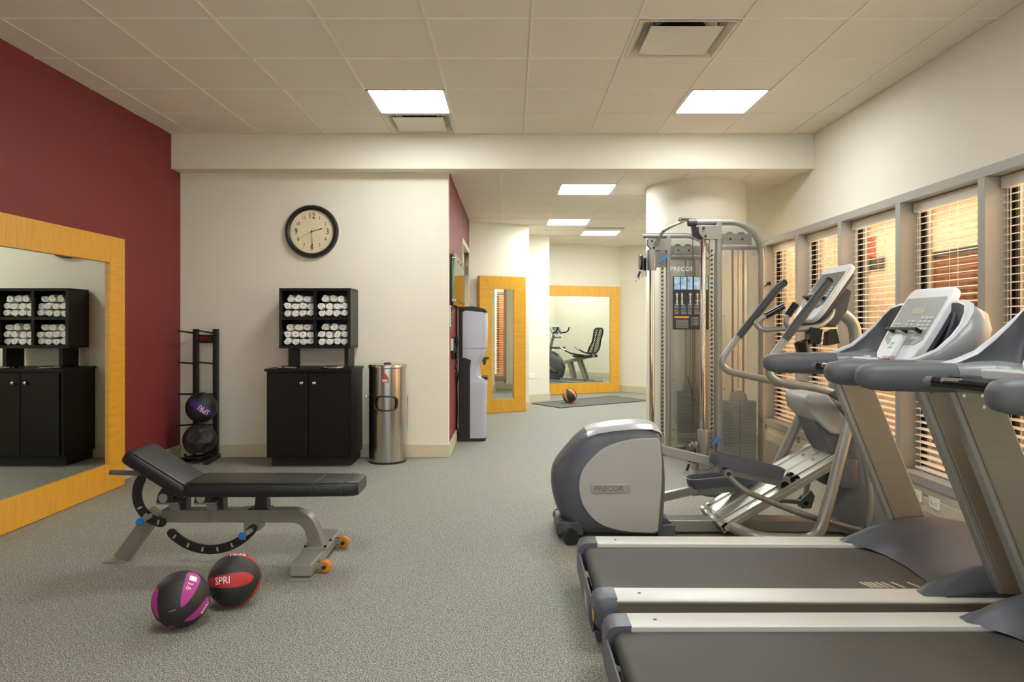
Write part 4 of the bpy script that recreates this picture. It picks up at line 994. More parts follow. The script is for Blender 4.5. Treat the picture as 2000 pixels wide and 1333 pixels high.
# ------------------------------------------------------------------ elliptical trainer
t = thing('elliptical_trainer', (1.2, 4.3, 0), 'grey elliptical trainer with a rounded rear housing and metal ramp, between treadmill and cable machine', 'elliptical trainer')
def PX(px, py, Y): return Vector(((px - 1000) * Y / 1387, Y, CAMZ - (py - 634) * Y / 1387))
face = [(1290, 855), (1235, 857.5), (1185, 872), (1155, 895), (1135, 922), (1129.5, 950), (1135, 982), (1152, 1010), (1180, 1030), (1225, 1041), (1286, 1044), (1294, 930)]
body = [(1283, 838), (1240, 826), (1172, 830), (1137, 843), (1105, 876), (1082, 908), (1077, 940), (1082, 974), (1097, 1006), (1130, 1036), (1180, 1046), (1288, 1046), (1293, 930)]
def smooth_closed(P, hard, n=6):
    """Catmull-Rom through P (2-D), corners in 'hard' kept"""
    out = []; N = len(P)
    for i in range(N):
        p0, p1, p2, p3 = P[i - 1], P[i], P[(i + 1) % N], P[(i + 2) % N]
        if i in hard: p0 = (2 * p1[0] - p2[0], 2 * p1[1] - p2[1])
        if (i + 1) % N in hard: p3 = (2 * p2[0] - p1[0], 2 * p2[1] - p1[1])
        for k in range(n):
            s = k / n
            out.append(tuple(.5 * (2 * p1[j] + (-p0[j] + p2[j]) * s + (2 * p0[j] - 5 * p1[j] + 4 * p2[j] - p3[j]) * s * s + (-p0[j] + 3 * p1[j] - 3 * p2[j] + p3[j]) * s ** 3) for j in (0, 1)))
    return out
def xz(P, Y): return [(PX(a, b, Y).x, max(PX(a, b, Y).z, .02)) for a, b in P]
F_ = smooth_closed(xz(face, 4.12), (0, 10)); B_ = smooth_closed(xz(body, 4.30), (0, 11))
def polar(P, c, n=72):
    """resample closed polygon by angle around c"""
    out = []
    for k in range(n):
        a = 2 * math.pi * k / n; dx, dy = math.cos(a), math.sin(a); best = 0
        for i in range(len(P)):
            x1, y1 = P[i][0] - c[0], P[i][1] - c[1]; x2, y2 = P[(i + 1) % len(P)][0] - c[0], P[(i + 1) % len(P)][1] - c[1]
            ex, ey = x2 - x1, y2 - y1; den = dx * ey - dy * ex
            if abs(den) < 1e-9: continue
            s = (x1 * ey - y1 * ex) / den; q = (x1 * dy - y1 * dx) / den
            if s > 0 and -1e-6 <= q <= 1 + 1e-6: best = max(best, s)
        out.append((c[0] + dx * best, c[1] + dy * best))
    return out
cc = (.66, .33); FR = polar(F_, cc); BR = polar(B_, cc)
def ringmix(f, Y): return [(a[0] * (1 - f) + b_[0] * f, Y, a[1] * (1 - f) + b_[1] * f) for a, b_ in zip(FR, BR)]
MB().loft([ringmix(0, 4.135), ringmix(.55, 4.16), ringmix(.88, 4.20), ringmix(1, 4.26), ringmix(1, 4.38), ringmix(.88, 4.44), ringmix(.55, 4.48), ringmix(0, 4.505)]).build('rear_housing', 'slate', t, ang=60)
for y0_, y1_ in ((4.118, 4.136), (4.504, 4.522)):
    g = [(cc[0] + (a - cc[0]) * .985, cc[1] + (b_ - cc[1]) * .985) for a, b_ in FR]
    hp = MB().prism(g, y0_, y1_).build('side_cover', 'housing', t, bevel=.006, seg=3)
    if y0_ < 4.2: sc_ = hp
# top cap
rings = []
for X, zt in ((.445, .622), (.50, .645), (.60, .662), (.72, .672), (.82, .671), (.865, .655), (.885, .625)):
    rings.append([(X, 4.165 + (.02 if X < .5 else 0), zt - .028), (X, 4.20, zt - .004), (X, 4.25, zt + .004), (X, 4.39, zt + .004), (X, 4.44, zt - .004), (X, 4.475, zt - .028), (X, 4.40, zt - .04), (X, 4.24, zt - .04)])
MB().loft(rings).build('top_cap', 'cap', t, ang=60)
np_ = MB().prism([(x + .572, z + .3085) for x, z in rrect(.222, .050, .008)], 4.110, 4.120).build('name_plate', 'alu', sc_, bevel=.002)
text('PRECOR', .040, 'silverd', np_, plane_place((.560, 4.1095, .3085), (1, 0, 0), (0, 0, 1)), 'lettering', .002, squash=1.15, bold=.0012)
MB().cyl((.335, 4.075, .040), (.305, 4.53, .040), .036, seg=24).build('rear_roller', 'chrome', t)
for a, b_ in (((.3385, 4.045, .040), (.335, 4.10, .040)), ((.308, 4.50, .040), (.304, 4.55, .040))): MB().cyl(a, b_, .044, seg=24).build('roller_cap', 'black', t)
MB().box(.26, .42, 4.16, 4.44, .02, .10).build('roller_mount', 'slated', t, bevel=.01)
# base beam
MB().box(.88, 2.25, 4.25, 4.38, .015, .085).build('base_beam', 'silver', t, bevel=.006)
MB().box(.86, .965, 4.19, 4.44, .005, .075).prism([(.86, .075), (.95, .075), (.92, .105), (.86, .115)], 4.22, 4.41).build('beam_clamp', 'slate', t, bevel=.004)
# ramp
ra = Vector((1.205, 0, .088)); rb = Vector((1.90, 0, .495)); rd = (rb - ra).normalized(); rn = Vector((-rd.z, 0, rd.x)); RL = (rb - ra).length
def ramp_prof(y0_, y1_, h0, h1, name, m, s0=0, s1=RL, par=t):
    p = [ra + rd * s0 + rn * h0, ra + rd * s1 + rn * h0, ra + rd * s1 + rn * h1, ra + rd * s0 + rn * h1]
    return MB().prism([(v.x, v.z) for v in p], y0_, y1_).build(name, m, par, bevel=.002)
ramp_prof(4.12, 4.56, -.05, -.02, 'ramp', 'alu'); 
for a, b_ in ((4.12, 4.175), (4.205, 4.33), (4.35, 4.475), (4.505, 4.56)): ramp_prof(a, b_, -.02, 0, 'ramp_track', 'alu')
for a in (4.172, 4.205 - .004, 4.328, 4.475 - .003): ramp_prof(a, a + .006, -.02, .004, 'ramp_rib', 'alu')
ramp_prof(4.13, 4.55, -.045, -.004, 'ramp_end', 'slated', -.006, 0)
for y in (4.28, 4.42):
    q = ra + rd * (RL - .10); MB().cyl((q.x, y, q.z), (q.x + rn.x * .006, y, q.z + rn.z * .006), .008, seg=10).build('screw', 'chrome', t)
# tubes of the stand
def both(fn):
    fn(1); fn(-1)
YE = 4.33
def stay(s):
    o = 0 if s > 0 else 0
    Yn = lambda y: YE - s * (YE - y)
    e_ = 0 if s > 0 else -.075
    MB().tube([(1.255, Yn(4.16), .088), (1.37, Yn(3.98), .06), (1.70 + e_, Yn(3.95), .06), (1.79 + e_, Yn(4.0), .28), (1.955 + e_ * .6, Yn(4.08), .77)], .033, 14, bend=.09).build('stand_tube', 'silver', t)
stay(1); stay(-1)
MB().cyl((1.245, 4.12, .085), (1.245, 4.56, .085), .026, seg=14).build('ramp_pivot', 'silverd', t)
for y in (4.11, 4.57): MB().cyl((1.245, y - .006, .082), (1.245, y + .006, .082), .018, seg=8).build('pivot_nut', 'chrome', t)
# crank arms and pedals
def pedal(x0, z0, x1, z1, yc, name='pedal'):
    d = Vector((x1 - x0, 0, z1 - z0)).normalized(); n = Vector((-d.z, 0, d.x)); L = Vector((x1 - x0, 0, z1 - z0)).length; mb = MB(); W = .075
    plan_ = []
    for k in range(13): a = math.pi / 2 + math.pi * k / 12; plan_.append((.055 + .055 * math.cos(a), W * math.sin(a)))
    for k in range(9): a = -math.pi / 2 + math.pi * k / 8; plan_.append((L - .04 + .04 * math.cos(a), W * .92 * math.sin(a)))
    f = lambda p, s, h: Vector((x0, yc, z0)) + d * (L / 2 + (p[0] - L / 2) * s) + Vector((0, p[1] * s, 0)) + n * h
    rings = [[f(p, .95, -.062) for p in plan_], [f(p, .985, -.03) for p in plan_], [f(p, 1, 0) for p in plan_], [f(p, .975, .001) for p in plan_], [f(p, .955, -.030) for p in plan_]]
    pd = mb.loft(rings).build(name, 'slate', t, ang=40)
    MB().loft([[f(p, .92, -.0295) for p in plan_], [f(p, .90, -.026) for p in plan_]]).build('tread', 'slated', pd)
    rb_ = MB()
    for q in (-.04, -.02, 0, .02, .04):
        a = Vector((x0, yc + q, z0)) + d * .06 - n * .0245; b_ = Vector((x0, yc + q, z0)) + d * (L - .06) - n * .0245; rb_.bar(a, b_, .006, .004)
    rb_.build('tread_rib', 'mid', pd)
    return d, n
pd_, pn_ = pedal(1.165, .512, 1.60, .412, 4.17)
MB().bar((.86, 4.20, .525), (1.21, 4.20, .442), .045, .052).build('crank_arm', 'silver', t, bevel=.004)
MB().bar((1.19, 4.18, .425), (1.63, 4.18, .328), .05, .062).build('pedal_beam', 'silver', t, bevel=.004)
for y in (4.145, 4.225):
    MB().lathe([(.008, -.011), (.026, -.011), (.030, -.004), (.030, .004), (.026, .011), (.008, .011)], (1.655, y, .352 - .0), 'y', 20).build('pedal_wheel', 'blackg', t)
    MB().lathe([(.008, -.011), (.022, -.011), (.025, -.004), (.025, .004), (.022, .011), (.008, .011)], (1.595, y, .318), 'y', 20).build('pedal_wheel', 'blackg', t)
MB().cyl((1.655, 4.13, .352), (1.655, 4.24, .352), .008, seg=10).build('wheel_axle', 'chrome', t)
MB().cyl((1.245, 4.08, .40), (1.245, 4.14, .40), .026, seg=18).build('pedal_joint', 'silverd', t)
MB().cyl((1.245, 4.076, .40), (1.245, 4.08, .40), .012, seg=10).build('joint_screw', 'black', t)
pedal(1.10, .287, 1.55, .330, 4.49)
MB().bar((.86, 4.46, .155), (1.16, 4.46, .225), .045, .052).build('crank_arm', 'silver', t, bevel=.004)
MB().bar((1.13, 4.48, .205), (1.58, 4.48, .252), .05, .05).build('pedal_beam', 'silverd', t, bevel=.004)
for y in (4.44, 4.52): MB().lathe([(.008, -.011), (.026, -.011), (.030, -.004), (.030, .004), (.026, .011), (.008, .011)], (1.60, y, .285), 'y', 20).build('pedal_wheel', 'blackg', t)
MB().cyl((.90, 4.60, .20), (1.15, 4.60, .20), .028, seg=14).build('far_rear_tube', 'silver', t) if False else None
# link tubes
MB().tube([(1.245, 4.10, .39), (1.315, 4.04, .315), (1.62, 4.02, .19), (2.03, 4.03, .075)], .0165, 12, bend=.10).build('link_tube', 'silverd', t)
MB().tube([(1.16, 4.58, .20), (1.25, 4.60, .16), (1.55, 4.63, .125), (1.905, 4.63, .10)], .0165, 12, bend=.10).build('link_tube', 'silverd', t)
# swing arms: lower leg + handle
def swing(pts_lower, pts_handle, grip, Y, r=.0225):
    MB().tube(pts_lower, .0185, 12, bend=.12).build('swing_leg', 'silver', t)
    h = MB().tube(pts_handle, r, 14, bend=.06).build('handle_tube', 'silver', t)
    g = MB().tube(grip, [.0235, .0255, .0255, .0245], 16); g.build('hand_grip', 'gripd', t)
    e = Vector(grip[-1]); d_ = (e - Vector(grip[-2])).normalized()
    MB().lathe([(.001, -.012), (.020, -.010), (.0255, 0), (.020, .010), (.001, .012)], tuple(e), 'y', 18).build('grip_end', 'blackg', t)
    q = Vector(pts_lower[0]); MB().prism([(q.x - .03, q.z - .035), (q.x + .035, q.z - .035), (q.x + .06, q.z + .045), (q.x + .035, q.z + .085), (q.x - .045, q.z + .01)], Y - .03, Y - .018).prism([(q.x - .03, q.z - .035), (q.x + .035, q.z - .035), (q.x + .06, q.z + .045), (q.x + .035, q.z + .085), (q.x - .045, q.z + .01)], Y + .018, Y + .03).build('foot_joint', 'silverd', t, bevel=.003)
    MB().cyl((q.x, Y - .036, q.z), (q.x, Y + .036, q.z), .014, seg=12).build('joint_pin', 'blackg', t)
swing([(2.025, 4.03, .075), (2.04, 4.04, .34), (1.99, 4.06, .60), (1.96, 4.07, .80)],
      [(1.99, 4.09, .82), (1.76, 4.05, .892), (1.51, 4.05, .935), (1.462, 4.05, .975), (1.469, 4.05, 1.05), (1.562, 4.05, 1.181)],
      [(1.555, 4.05, 1.171), (1.60, 4.05, 1.233), (1.775, 4.05, 1.462), (1.808, 4.05, 1.505)], 4.03)
swing([(1.905, 4.63, .10), (1.945, 4.64, .30), (2.0, 4.62, .58), (1.99, 4.60, .80)],
      [(2.0, 4.58, .81), (1.69, 4.6, .892), (1.40, 4.6, .955), (1.355, 4.6, 1.0), (1.37, 4.6, 1.05), (1.473, 4.6, 1.187)],
      [(1.467, 4.6, 1.178), (1.50, 4.6, 1.22), (1.72, 4.6, 1.495), (1.760, 4.6, 1.528)], 4.63)
# tower
MB().cyl((1.975, 4.02, .79), (1.975, 4.66, .79), .032, seg=16).build('pivot_shaft', 'silver', t)
for y in (4.05, 4.60):
    MB().prism([(1.80, .86), (1.86, .90), (2.02, .86), (2.05, .76), (2.0, .70), (1.94, .70), (1.90, .80)], y - .022, y + .022).build('pivot_bracket', 'slated', t, bevel=.006)
MB().prism([(1.717, .815), (1.74, .85), (1.86, .848), (1.955, .72), (1.955, .60), (1.87, .615), (1.735, .745)], 4.17, 4.49).build('lift_cover', 'housing', t, bevel=.018, seg=3)
MB().prism([(1.77, .74), (1.95, .66), (1.96, .50), (1.90, .47), (1.85, .55)], 4.19, 4.47).build('lift_neck', 'slate', t, bevel=.006)
MB().loft([ellring((x, YE, z), (1, 0, 0), (0, 1, 0), rx, ry, 24, .75) for x, z, rx, ry in ((2.14, .02, .19, .20), (2.145, .12, .19, .20), (2.14, .30, .175, .19), (2.11, .46, .16, .17), (2.07, .62, .13, .15), (2.03, .80, .09, .12), (2.01, .90, .06, .09))]).build('tower_cover', 'mid', t, ang=60)
MB().loft([ellring((x, YE, z), (1, 0, 0), (0, 1, 0), rx, ry, 20, .75) for x, z, rx, ry in ((1.99, .30, .12, .17), (1.99, .46, .115, .165), (1.985, .478, .105, .15))]).build('tower_shelf', 'slate', t, ang=60)
MB().tube([(2.03, YE, .80), (2.10, YE, 1.12), (2.085, YE, 1.27), (2.0, YE, 1.335), (1.93, YE, 1.30)], .036, 16, bend=.12).build('console_mast', 'silver', t)
# fixed handles
MB().tube([(1.716, 4.5, 1.372), (1.603, 4.5, 1.31), (1.535, 4.5, 1.262), (1.585, 4.48, 1.222), (1.72, 4.40, 1.235), (1.86, 4.36, 1.25), (1.95, 4.33, 1.30)], .0165, 12, bend=.05).build('fixed_handle', 'silver', t)
MB().tube([(1.652, 4.14, 1.375), (1.605, 4.14, 1.31), (1.592, 4.14, 1.262), (1.655, 4.16, 1.228), (1.81, 4.18, 1.245), (1.90, 4.22, 1.31), (1.93, 4.26, 1.37)], .0165, 12, bend=.05).build('fixed_handle', 'silver', t)
MB().tube([(1.72, 4.5, 1.374), (1.605, 4.5, 1.311)], .0215, 14).build('pulse_grip', 'blackg', t)
MB().tube([(1.655, 4.14, 1.379), (1.606, 4.14, 1.311)], .0215, 14).build('pulse_grip', 'blackg', t)
# cup holder
MB().prism([(1.735, 1.145), (1.80, 1.145), (1.815, 1.23), (1.74, 1.245)], 4.14, 4.22).build('holder_bracket', 'blackg', t, bevel=.004)
MB().loft([ellring((x, 4.17, z), (1, 0, .35), (0, 1, 0), r_q, r_q, 20) for x, z, r_q in ((1.715, 1.08, .034), (1.70, 1.16, .042))] + [ellring((1.70, 4.17, 1.16), (1, 0, .35), (0, 1, 0), .038, .038, 20), ellring((1.712, 4.17, 1.10), (1, 0, .35), (0, 1, 0), .031, .031, 20)]).build('cup_holder', 'blackg', t, ang=40)
MB().prism([(1.825, 1.135), (1.905, 1.15), (1.885, 1.235), (1.835, 1.215)], 4.12, 4.18).build('device_holder', 'sash', t, bevel=.004)
console(t, 1.76, 1.285, 1.99, 1.62, YE - .01, .36, dark=True)
MB().prism([(1.84, 1.27), (1.93, 1.24), (2.0, 1.34), (2.03, 1.46), (1.96, 1.50)], YE - .10, YE + .10).build('console_neck', 'slated', t, bevel=.01)
# ------------------------------------------------------------------ cable machine
t = thing('cable_machine', (1.75, 6.45, 0), 'tall silver dual cable machine with chrome columns and clear shrouds by the round column', 'cable machine')
ZTOP = 2.115
YA, YBT = 5.95, 6.85
def tower(xu, xc, Yt, xr, first):
    """upright x, column x, depth, rear x"""
    MB().tube([(xc - .12, Yt, ZTOP), (xr - .16, Yt + .0, ZTOP - .0), (xr - .02, Yt, ZTOP - .14), (xr, Yt, ZTOP - .30), (xr, Yt, .05)] if first else [(xc - .09, Yt, ZTOP), (xr - .16, Yt, ZTOP), (xr, Yt, ZTOP - .18), (xr, Yt, .05)], .026, 14, bend=.16).build('frame_tube', 'silver', t)
    MB().prism([(x + xu, y + Yt) for x, y in rrect(.045, .07, .012)], .04, ZTOP - .0, 'z').build('upright', 'silver', t)
    MB().cyl((xc, Yt, .12), (xc, Yt, ZTOP - .04), .0245, seg=24).build('chrome_column', 'chrome', t)
    MB().box(xu - .072, xu - .066, Yt - .028, Yt + .028, .12, ZTOP - .14).build('number_rail', 'alu', t)
    hl = MB()
    for k in range(46): z = .2 + k * .037; hl.cyl((xu - .0725, Yt - .029, z), (xu - .0655, Yt - .0285, z), .0055, seg=8); hl.cyl((xu - .0735, Yt, z), (xu - .072, Yt, z), .009, seg=8)
    hl.build('rail_holes', 'black', t, kind='stuff')
    MB().box(xu - .078, xu - .045, Yt - .0285, Yt - .020, .12, ZTOP - .14).build('rail_flange', 'alu', t)
    hb = MB()
    for k in range(44): z = .2 + k * .039; hb.cyl((xu - .062, Yt - .0295, z), (xu - .062, Yt - .028, z), .0085, seg=8)
    hb.build('adjustment_holes', 'black', t, kind='stuff')
    # head plates
    MB().prism([(xc - .045, ZTOP - .03), (xu + .02, ZTOP - .03), (xu + .02, ZTOP - .145), (xc + .0, ZTOP - .145), (xc - .045, ZTOP - .09)], Yt - .036, Yt - .030).prism([(xc - .045, ZTOP - .03), (xu + .02, ZTOP - .03), (xu + .02, ZTOP - .145), (xc + .0, ZTOP - .145), (xc - .045, ZTOP - .09)], Yt + .030, Yt + .036).build('head_plate', 'silver', t, bevel=.003)
    for x, z in ((xc - .005, ZTOP - .055), (xc + .012, ZTOP - .12)): MB().cyl((x, Yt - .042, z), (x, Yt - .036, z), .012, seg=6).build('head_bolt', 'sash', t)
    MB().box(xu + .02, xr - .09, Yt - .032, Yt - .026, ZTOP - .19, ZTOP - .10).build('pulley_plate', 'silver', t, bevel=.004)
    for x in (xu + .09, xu + .19):
        MB().lathe([(.006, -.012), (.040, -.012), (.045, -.008), (.038, 0), (.045, .008), (.040, .012), (.006, .012)], (x, Yt, ZTOP - .125), 'y', 24).build('pulley', 'sash', t)
        MB().cyl((x, Yt - .04, ZTOP - .145), (x, Yt + .03, ZTOP - .145), .010, seg=6).build('pulley_bolt', 'sash', t)
    # cross tube under plates, guide rods, weight stack
    MB().tube([(xu, Yt, ZTOP - .215), (xr, Yt, ZTOP - .215)], .016, 10).build('cross_tube', 'silver', t)
    sx = (xu + xr) / 2 + .01
    for dx in (-.045, .045): MB().cyl((sx + dx, Yt + .08, .1), (sx + dx, Yt + .08, ZTOP - .215), .009, seg=10).build('guide_rod', 'silverd', t)
    MB().cyl((sx, Yt + .08, .72), (sx, Yt + .08, ZTOP - .2), .0028, seg=6).build('stack_cable', 'black', t)
    n = 20; z = .105
    for k in range(n):
        MB().box(sx - .14, sx + .14, Yt + .03, Yt + .13, z, z + .0235).build('weight_plate', 'weight', t, bevel=.0015); z += .0255
    MB().prism([(sx - .075, z), (sx + .075, z), (sx + .06, z + .06), (sx + .02, z + .085), (sx - .02, z + .085), (sx - .06, z + .06)], Yt + .05, Yt + .11).build('stack_head', 'weight', t, bevel=.004)
    MB().cyl((sx, Yt + .02, .30), (sx, Yt + .02, .305), .001, seg=6)
    hs = MB()
    for k in range(n): hs.cyl((sx, Yt + .028, .117 + k * .0255), (sx, Yt + .03, .117 + k * .0255), .0055, seg=8)
    hs.build('stack_holes', 'black', t, kind='stuff')
    # clear shroud: front and rear sheet with rounded rear top
    for dy, nm in ((-.036, 'front'), (.17, 'rear')):
        P = [(xu + .02, .10), (xr + .03, .10)] + [(xr + .03 - .14 + .14 * math.cos(R(a)), ZTOP - .02 - .14 + .14 * math.sin(R(a))) for a in range(0, 91, 15)] + [(xu + .02, ZTOP - .02)]
        MB().prism(P, Yt + dy - .002, Yt + dy + .002).build('clear_shroud', 'acrylic', t)
    for z in (.25, .72, 1.33, 1.95): MB().cyl((xu + .035, Yt - .058, z), (xu + .035, Yt - .03, z), .006, seg=10).build('shroud_stud', 'chrome', t)
    for z in (.72, 1.9): MB().cyl((xr + .0, Yt - .052, z), (xr + .0, Yt - .03, z), .006, seg=10).build('shroud_stud', 'chrome', t)
    MB().box(xc - .04, xr + .02, Yt - .045, Yt + .16, .005, .05).build('base_rail', 'silver', t, bevel=.005)
    MB().box(xc - .05, xc + .05, Yt - .05, Yt + .05, .05, .12).build('column_foot', 'silver', t, bevel=.006)
def carriage(xc, Yt, zc, low, xu):
    c = MB().lathe([(.026, -.10), (.042, -.10), (.044, -.09), (.044, .09), (.042, .10), (.026, .10)], (xc, Yt, zc), 'z', 24).build('carriage', 'silver', t)
    MB().box(xc + .02, xu - .03, Yt - .03, Yt + .03, zc - .07, zc + .085).build('carriage_plate', 'silverd', c, bevel=.004)
    MB().prism([(xc + .065, zc - .02), (xc + .072, zc - .032), (xc + .15, zc + .03), (xc + .152, zc + .052), (xc + .13, zc + .058), (xc + .10, zc + .03)], Yt - .045, Yt - .03).build('release_lever', 'bluel', c, bevel=.003)
    px_, pz = xc - .085, zc - .04 if not low else zc - .12
    if low: px_ = xc - .09
    oval = [(y + Yt, z + pz) for y, z in rrect(.075, .24, .036, 6)]
    for dx in (-.006, .026): MB().prism(oval, px_ + dx, px_ + dx + .005, 'x').build('pulley_cheek', 'silver', c, bevel=.001)
    MB().box(px_ + .031, xc - .03, Yt - .02, Yt + .02, pz + .02, pz + .07).build('cheek_bracket', 'silverd', c)
    MB().lathe([(.006, -.011), (.062, -.011), (.066, -.007), (.058, 0), (.066, .007), (.062, .011), (.006, .011)], (px_ + .0125, Yt, pz), 'x', 28).build('cable_pulley', 'sash', c)
    MB().lathe([(.030, -.012), (.072, -.012), (.078, 0), (.072, .012), (.030, .012)], (px_ - .022, Yt, pz + .02), 'x', 28).build('pulley_guard', 'sash', c)
    MB().cyl((px_ - .03, Yt - .01, pz - .07), (px_ - .05, Yt - .02, pz - .12), .011, seg=10).build('cable_stop', 'black', c)
    MB().tube([(px_ - .06, Yt - .02, pz - .12), (px_ - .075, Yt - .02, pz - .16), (px_ - .04, Yt - .02, pz - .175), (px_ - .03, Yt - .02, pz - .14), (px_ - .055, Yt - .02, pz - .12)], .005, 8, bend=.02).build('snap_hook', 'chrome', c)
XA = .403 * YA / 1.387
tower(XA, .373 * YA / 1.387, YA, .487 * YA / 1.387, True)
XB = .305 * YBT / 1.387
tower(XB, .273 * YBT / 1.387, YBT, .395 * YBT / 1.387, False)
carriage(.273 * YBT / 1.387, YBT, 1.88, False, XB)
carriage(.373 * YA / 1.387, YA, .28, True, XA)
# black cap and belt on the near head, main cables
xa = .373 * YA / 1.387
MB().loft([ellring((x, YA, ZTOP - .002), (0, 1, 0), (0, 0, 1), a, a, 14) for x, a in ((xa - .13, .022), (xa - .125, .032), (xa - .06, .034), (xa - .055, .027))]).build('tube_cap', 'slated', t)
MB().prism([(xa - .10, ZTOP - .03), (xa - .06, ZTOP - .03), (xa - .055, ZTOP - .09), (xa - .01, ZTOP - .13), (xa - .03, ZTOP - .145), (xa - .09, ZTOP - .11)], YA - .02, YA + .02).build('belt_guard', 'sash', t, bevel=.003)
MB().cyl((xa - .085, YA, .40), (xa - .085, YA, ZTOP - .08), .003, seg=6).build('cable', 'black', t)
xb = .273 * YBT / 1.387
MB().cyl((xb + .085, YBT, .15), (xb + .085, YBT, 1.81), .003, seg=6).build('cable', 'black', t)
MB().cyl((1.545, YA, .30), (1.545, YA, .31), .003, seg=6)
# pull-up bar
MB().tube([(xb + .03, YBT - .04, ZTOP - .09), (xb + .08, YBT - .14, ZTOP + .03), (xb + .14, YBT - .30, ZTOP + .06), (xa - .13, YA + .12, ZTOP + .03), (xa - .20, YA + .06, ZTOP + .035), (xa - .10, YA, ZTOP + .02)], .016, 12, bend=.05).build('pull_up_bar', 'chrome', t)
# upper link between the towers, base link
MB().box(1.66, 1.74, YA, YBT, .01, .06).build('base_link', 'silver', t, bevel=.004)
# instruction placard on the far tower
xs_ = lambda px: (px - 1000) * (YBT - .04) / 1387
zs_ = lambda py: CAMZ - (py - 634) * (YBT - .04) / 1387
yp = YBT - .045
p = MB().box(xs_(1314), xs_(1384), yp, yp + .004, zs_(644), zs_(540)).build('instruction_placard', 'placard', t)
for k in range(4): MB().box(xs_(1316.5 + k * 13), xs_(1327.5 + k * 13), yp - .001, yp, zs_(566), zs_(541)).build('photo_strip', 'photo', p)
MB().box(xs_(1379), xs_(1382), yp - .001, yp, zs_(566), zs_(541)).build('photo_strip', 'photo', p)
def fig(cx_, cz_, s, arms):
    m_ = MB(); Y = yp - .001
    m_.box(cx_ - .006 * s, cx_ + .006 * s, Y, yp, cz_ + .013 * s, cz_ + .024 * s).box(cx_ - .008 * s, cx_ + .008 * s, Y, yp, cz_ - .012 * s, cz_ + .012 * s)
    m_.box(cx_ - .008 * s, cx_ - .002 * s, Y, yp, cz_ - .036 * s, cz_ - .012 * s).box(cx_ + .002 * s, cx_ + .008 * s, Y, yp, cz_ - .036 * s, cz_ - .012 * s)
    if arms: m_.box(cx_ - .02 * s, cx_ + .02 * s, Y, yp, cz_ + .006 * s, cz_ + .011 * s)
    m_.build('exercise_figure', 'sticker', p)
for k, fx in enumerate((1322, 1332, 1348, 1362)):
    fig(xs_(fx), zs_(577), .95, k != 1); fig(xs_(fx), zs_(589), .95, k == 3)
l_ = MB()
for k in range(4):
    for j in range(7): l_.box(xs_(1317 + k * 13), xs_(1317 + k * 13 + random.uniform(7, 10.5)), yp - .0008, yp, zs_(596.2 + j * 2.9), zs_(595 + j * 2.9))
for j in range(7): l_.box(xs_(1320), xs_(1344), yp - .0008, yp, zs_(626.0 + j * 2.4), zs_(625 + j * 2.4)); l_.box(xs_(1350), xs_(1364), yp - .0008, yp, zs_(621 + j * 2.4), zs_(620 + j * 2.4))
l_.build('fine_print', 'memb', p, kind='stuff')
MB().box(xs_(1317), xs_(1345), yp - .001, yp, zs_(621.5), zs_(618)).build('orange_strip', 'orangeink', p)
text('PRECOR', .062, 'white', t, plane_place(((xs_(1312) + xs_(1352)) / 2 + .0, yp, zs_(526)), (1, 0, 0), (0, 0, 1)), 'lettering', .002, squash=1.0)
# lat pin and lever in the far stack
MB().tube([(xs_(1344), YBT - .01, zs_(735)), (xs_(1355), YBT - .01, zs_(772))], .006, 8).build('selector_lanyard', 'black', t)
MB().cyl((xs_(1357), YBT + .03, zs_(783)), (xs_(1357), YBT - .005, zs_(783)), .016, seg=12).build('selector_pin', 'blue', t)
MB().lathe([(.001, -.02), (.016, -.016), (.018, 0), (.012, .01), (.001, .012)], (.497 * YA / 1.387, YA - .05, CAMZ + 79 / 1387 * YA), 'y', 16).build('side_knob', 'blackg', t)
MB().cyl((.497 * YA / 1.387, YA - .05, CAMZ + 79 / 1387 * YA), (.489 * YA / 1.387, YA - .0, CAMZ + 70 / 1387 * YA), .006, seg=8).build('knob_stem', 'blackg', t)

# ------------------------------------------------------------------ recumbent bike (seen in the far mirror); local: forward = +x
b = thing('recumbent_bike', (0, 0, 0), 'silver recumbent exercise bike with black mesh seat back, reflected in the far mirror', 'exercise bike')
t = b
MB().box(-.75, .70, -.045, .045, .03, .09).build('base_beam', 'silver', t, bevel=.005)
MB().box(-.78, -.70, -.28, .28, .0, .05).box(.62, .70, -.25, .25, .0, .05).build('cross_foot', 'silver', t, bevel=.008)
for x0_, x1_ in ((-.62, -.36), (-.30, -.12)):
    MB().bar((x0_ + .08, -.05, .07), (x1_ - .02 + .03, -.05, .52 if x0_ < -.5 else .46), .035, .075).bar((x0_ + .08, .05, .07), (x1_ - .02 + .03, .05, .52 if x0_ < -.5 else .46), .035, .075).build('seat_strut', 'silver', t, bevel=.004)
MB().bar((-.72, 0, .60), (.05, 0, .42), .09, .07).build('seat_rail', 'silver', t, bevel=.005)
MB().loft([[(x, y, z + .58) for y, z in rrect(w_, .055, .024)] for x, w_ in ((-.70, .36), (-.66, .42), (-.40, .40), (-.28, .28), (-.24, .20))]).build('seat_cushion', 'vinyl', t, ang=50)
for s in (-1, 1):
    MB().tube([(-.62, s * .24, .60), (-.30, s * .27, .64), (-.16, s * .27, .70)], .017, 10, bend=.06).build('side_handle', 'blackg', t)
    MB().tube([(-.17, s * .27, .695), (-.05, s * .27, .76)], .021, 10).build('handle_grip', 'cap', t)
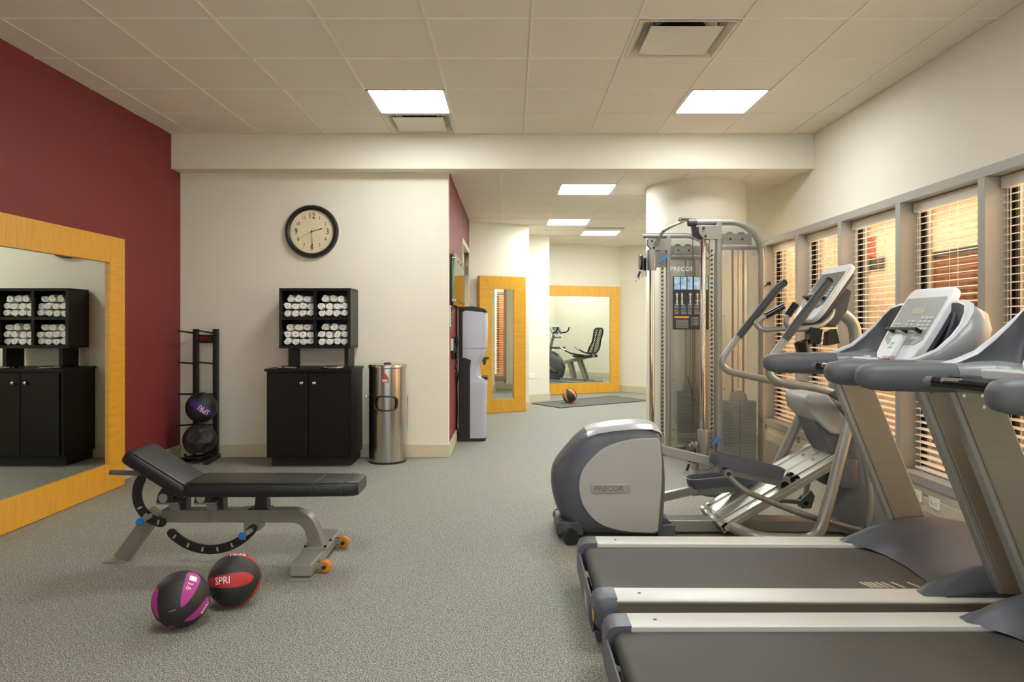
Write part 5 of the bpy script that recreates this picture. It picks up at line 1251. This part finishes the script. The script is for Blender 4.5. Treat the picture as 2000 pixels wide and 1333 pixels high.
# mesh back: rounded frame + lattice
fr = []
d = Vector((-.19, 0, .60)).normalized()
base_ = Vector((-.68, 0, .64)); H_ = .56
def bpnt(u, v): return base_ + d * (v * H_) + Vector((-.03 * math.sin(v * math.pi) , u, 0))
out_ = [(.13, 0), (.19, .06), (.20, .25), (.15, .48), (.17, .8), (.16, .95), (.11, 1.0)]
loop = [bpnt(a, v) for a, v in out_] + [bpnt(-a, v) for a, v in out_[::-1]]; loop.append(loop[0])
MB().tube(loop, .019, 8, bend=.04).build('back_frame', 'sash', t)
la = MB()
for i in range(15):
    v = .05 + i * .063; hw = .17 if v < .4 else .14
    pts = [bpnt(-hw + 2 * hw * k / 8, v + (.022 if k % 2 else -.022)) for k in range(9)]
    la.tube(pts, .0085, 5)
la.tube([bpnt(0, .05), bpnt(0, .97)], .014, 6).build('back_mesh', 'black', t)
MB().loft([ellring((x, 0, z), (1, 0, 0), (0, 1, 0), a, c_, 24, .8) for x, z, a, c_ in ((.42, .04, .30, .10), (.40, .15, .34, .12), (.36, .32, .33, .13), (.36, .48, .26, .12), (.38, .60, .16, .10), (.42, .66, .08, .06))]).build('drive_housing', 'slate', t, ang=60)
MB().tube([(.45, 0, .60), (.36, 0, .95), (.26, 0, 1.12)], .034, 12, bend=.1).build('console_mast', 'silver', t)
MB().cyl((.30, -.16, .30), (.30, .16, .30), .03, seg=12).build('crank_axle', 'chrome', t)
for s in (-1, 1):
    MB().bar((.30, s * .15, .30), (.30 + s * .14, s * .15, .30 + s * .09), .02, .03).build('crank_arm', 'silverd', t)
    MB().box(.24 + s * .14, .36 + s * .14, s * .22 - .06, s * .22 + .06, .375 if s > 0 else .195, .40 if s > 0 else .22).build('pedal', 'black', t, bevel=.008)
    MB().tube([(.30, s * .03, 1.06), (.22, s * .19, 1.07), (.10, s * .22, 1.10), (.06, s * .22, 1.20)], .016, 10, bend=.05).build('console_handle', 'blackg', t)
MB().box(.10, .34, -.14, .14, .72, .76).build('bottle_tray', 'slated', t, bevel=.01)
T_c = None
cns, _ = console(t, .17, .98, .30, 1.24, 0, .32, dark=True)
b.location = (3.06, 10.95, 0); b.rotation_euler = (0, 0, R(-97))
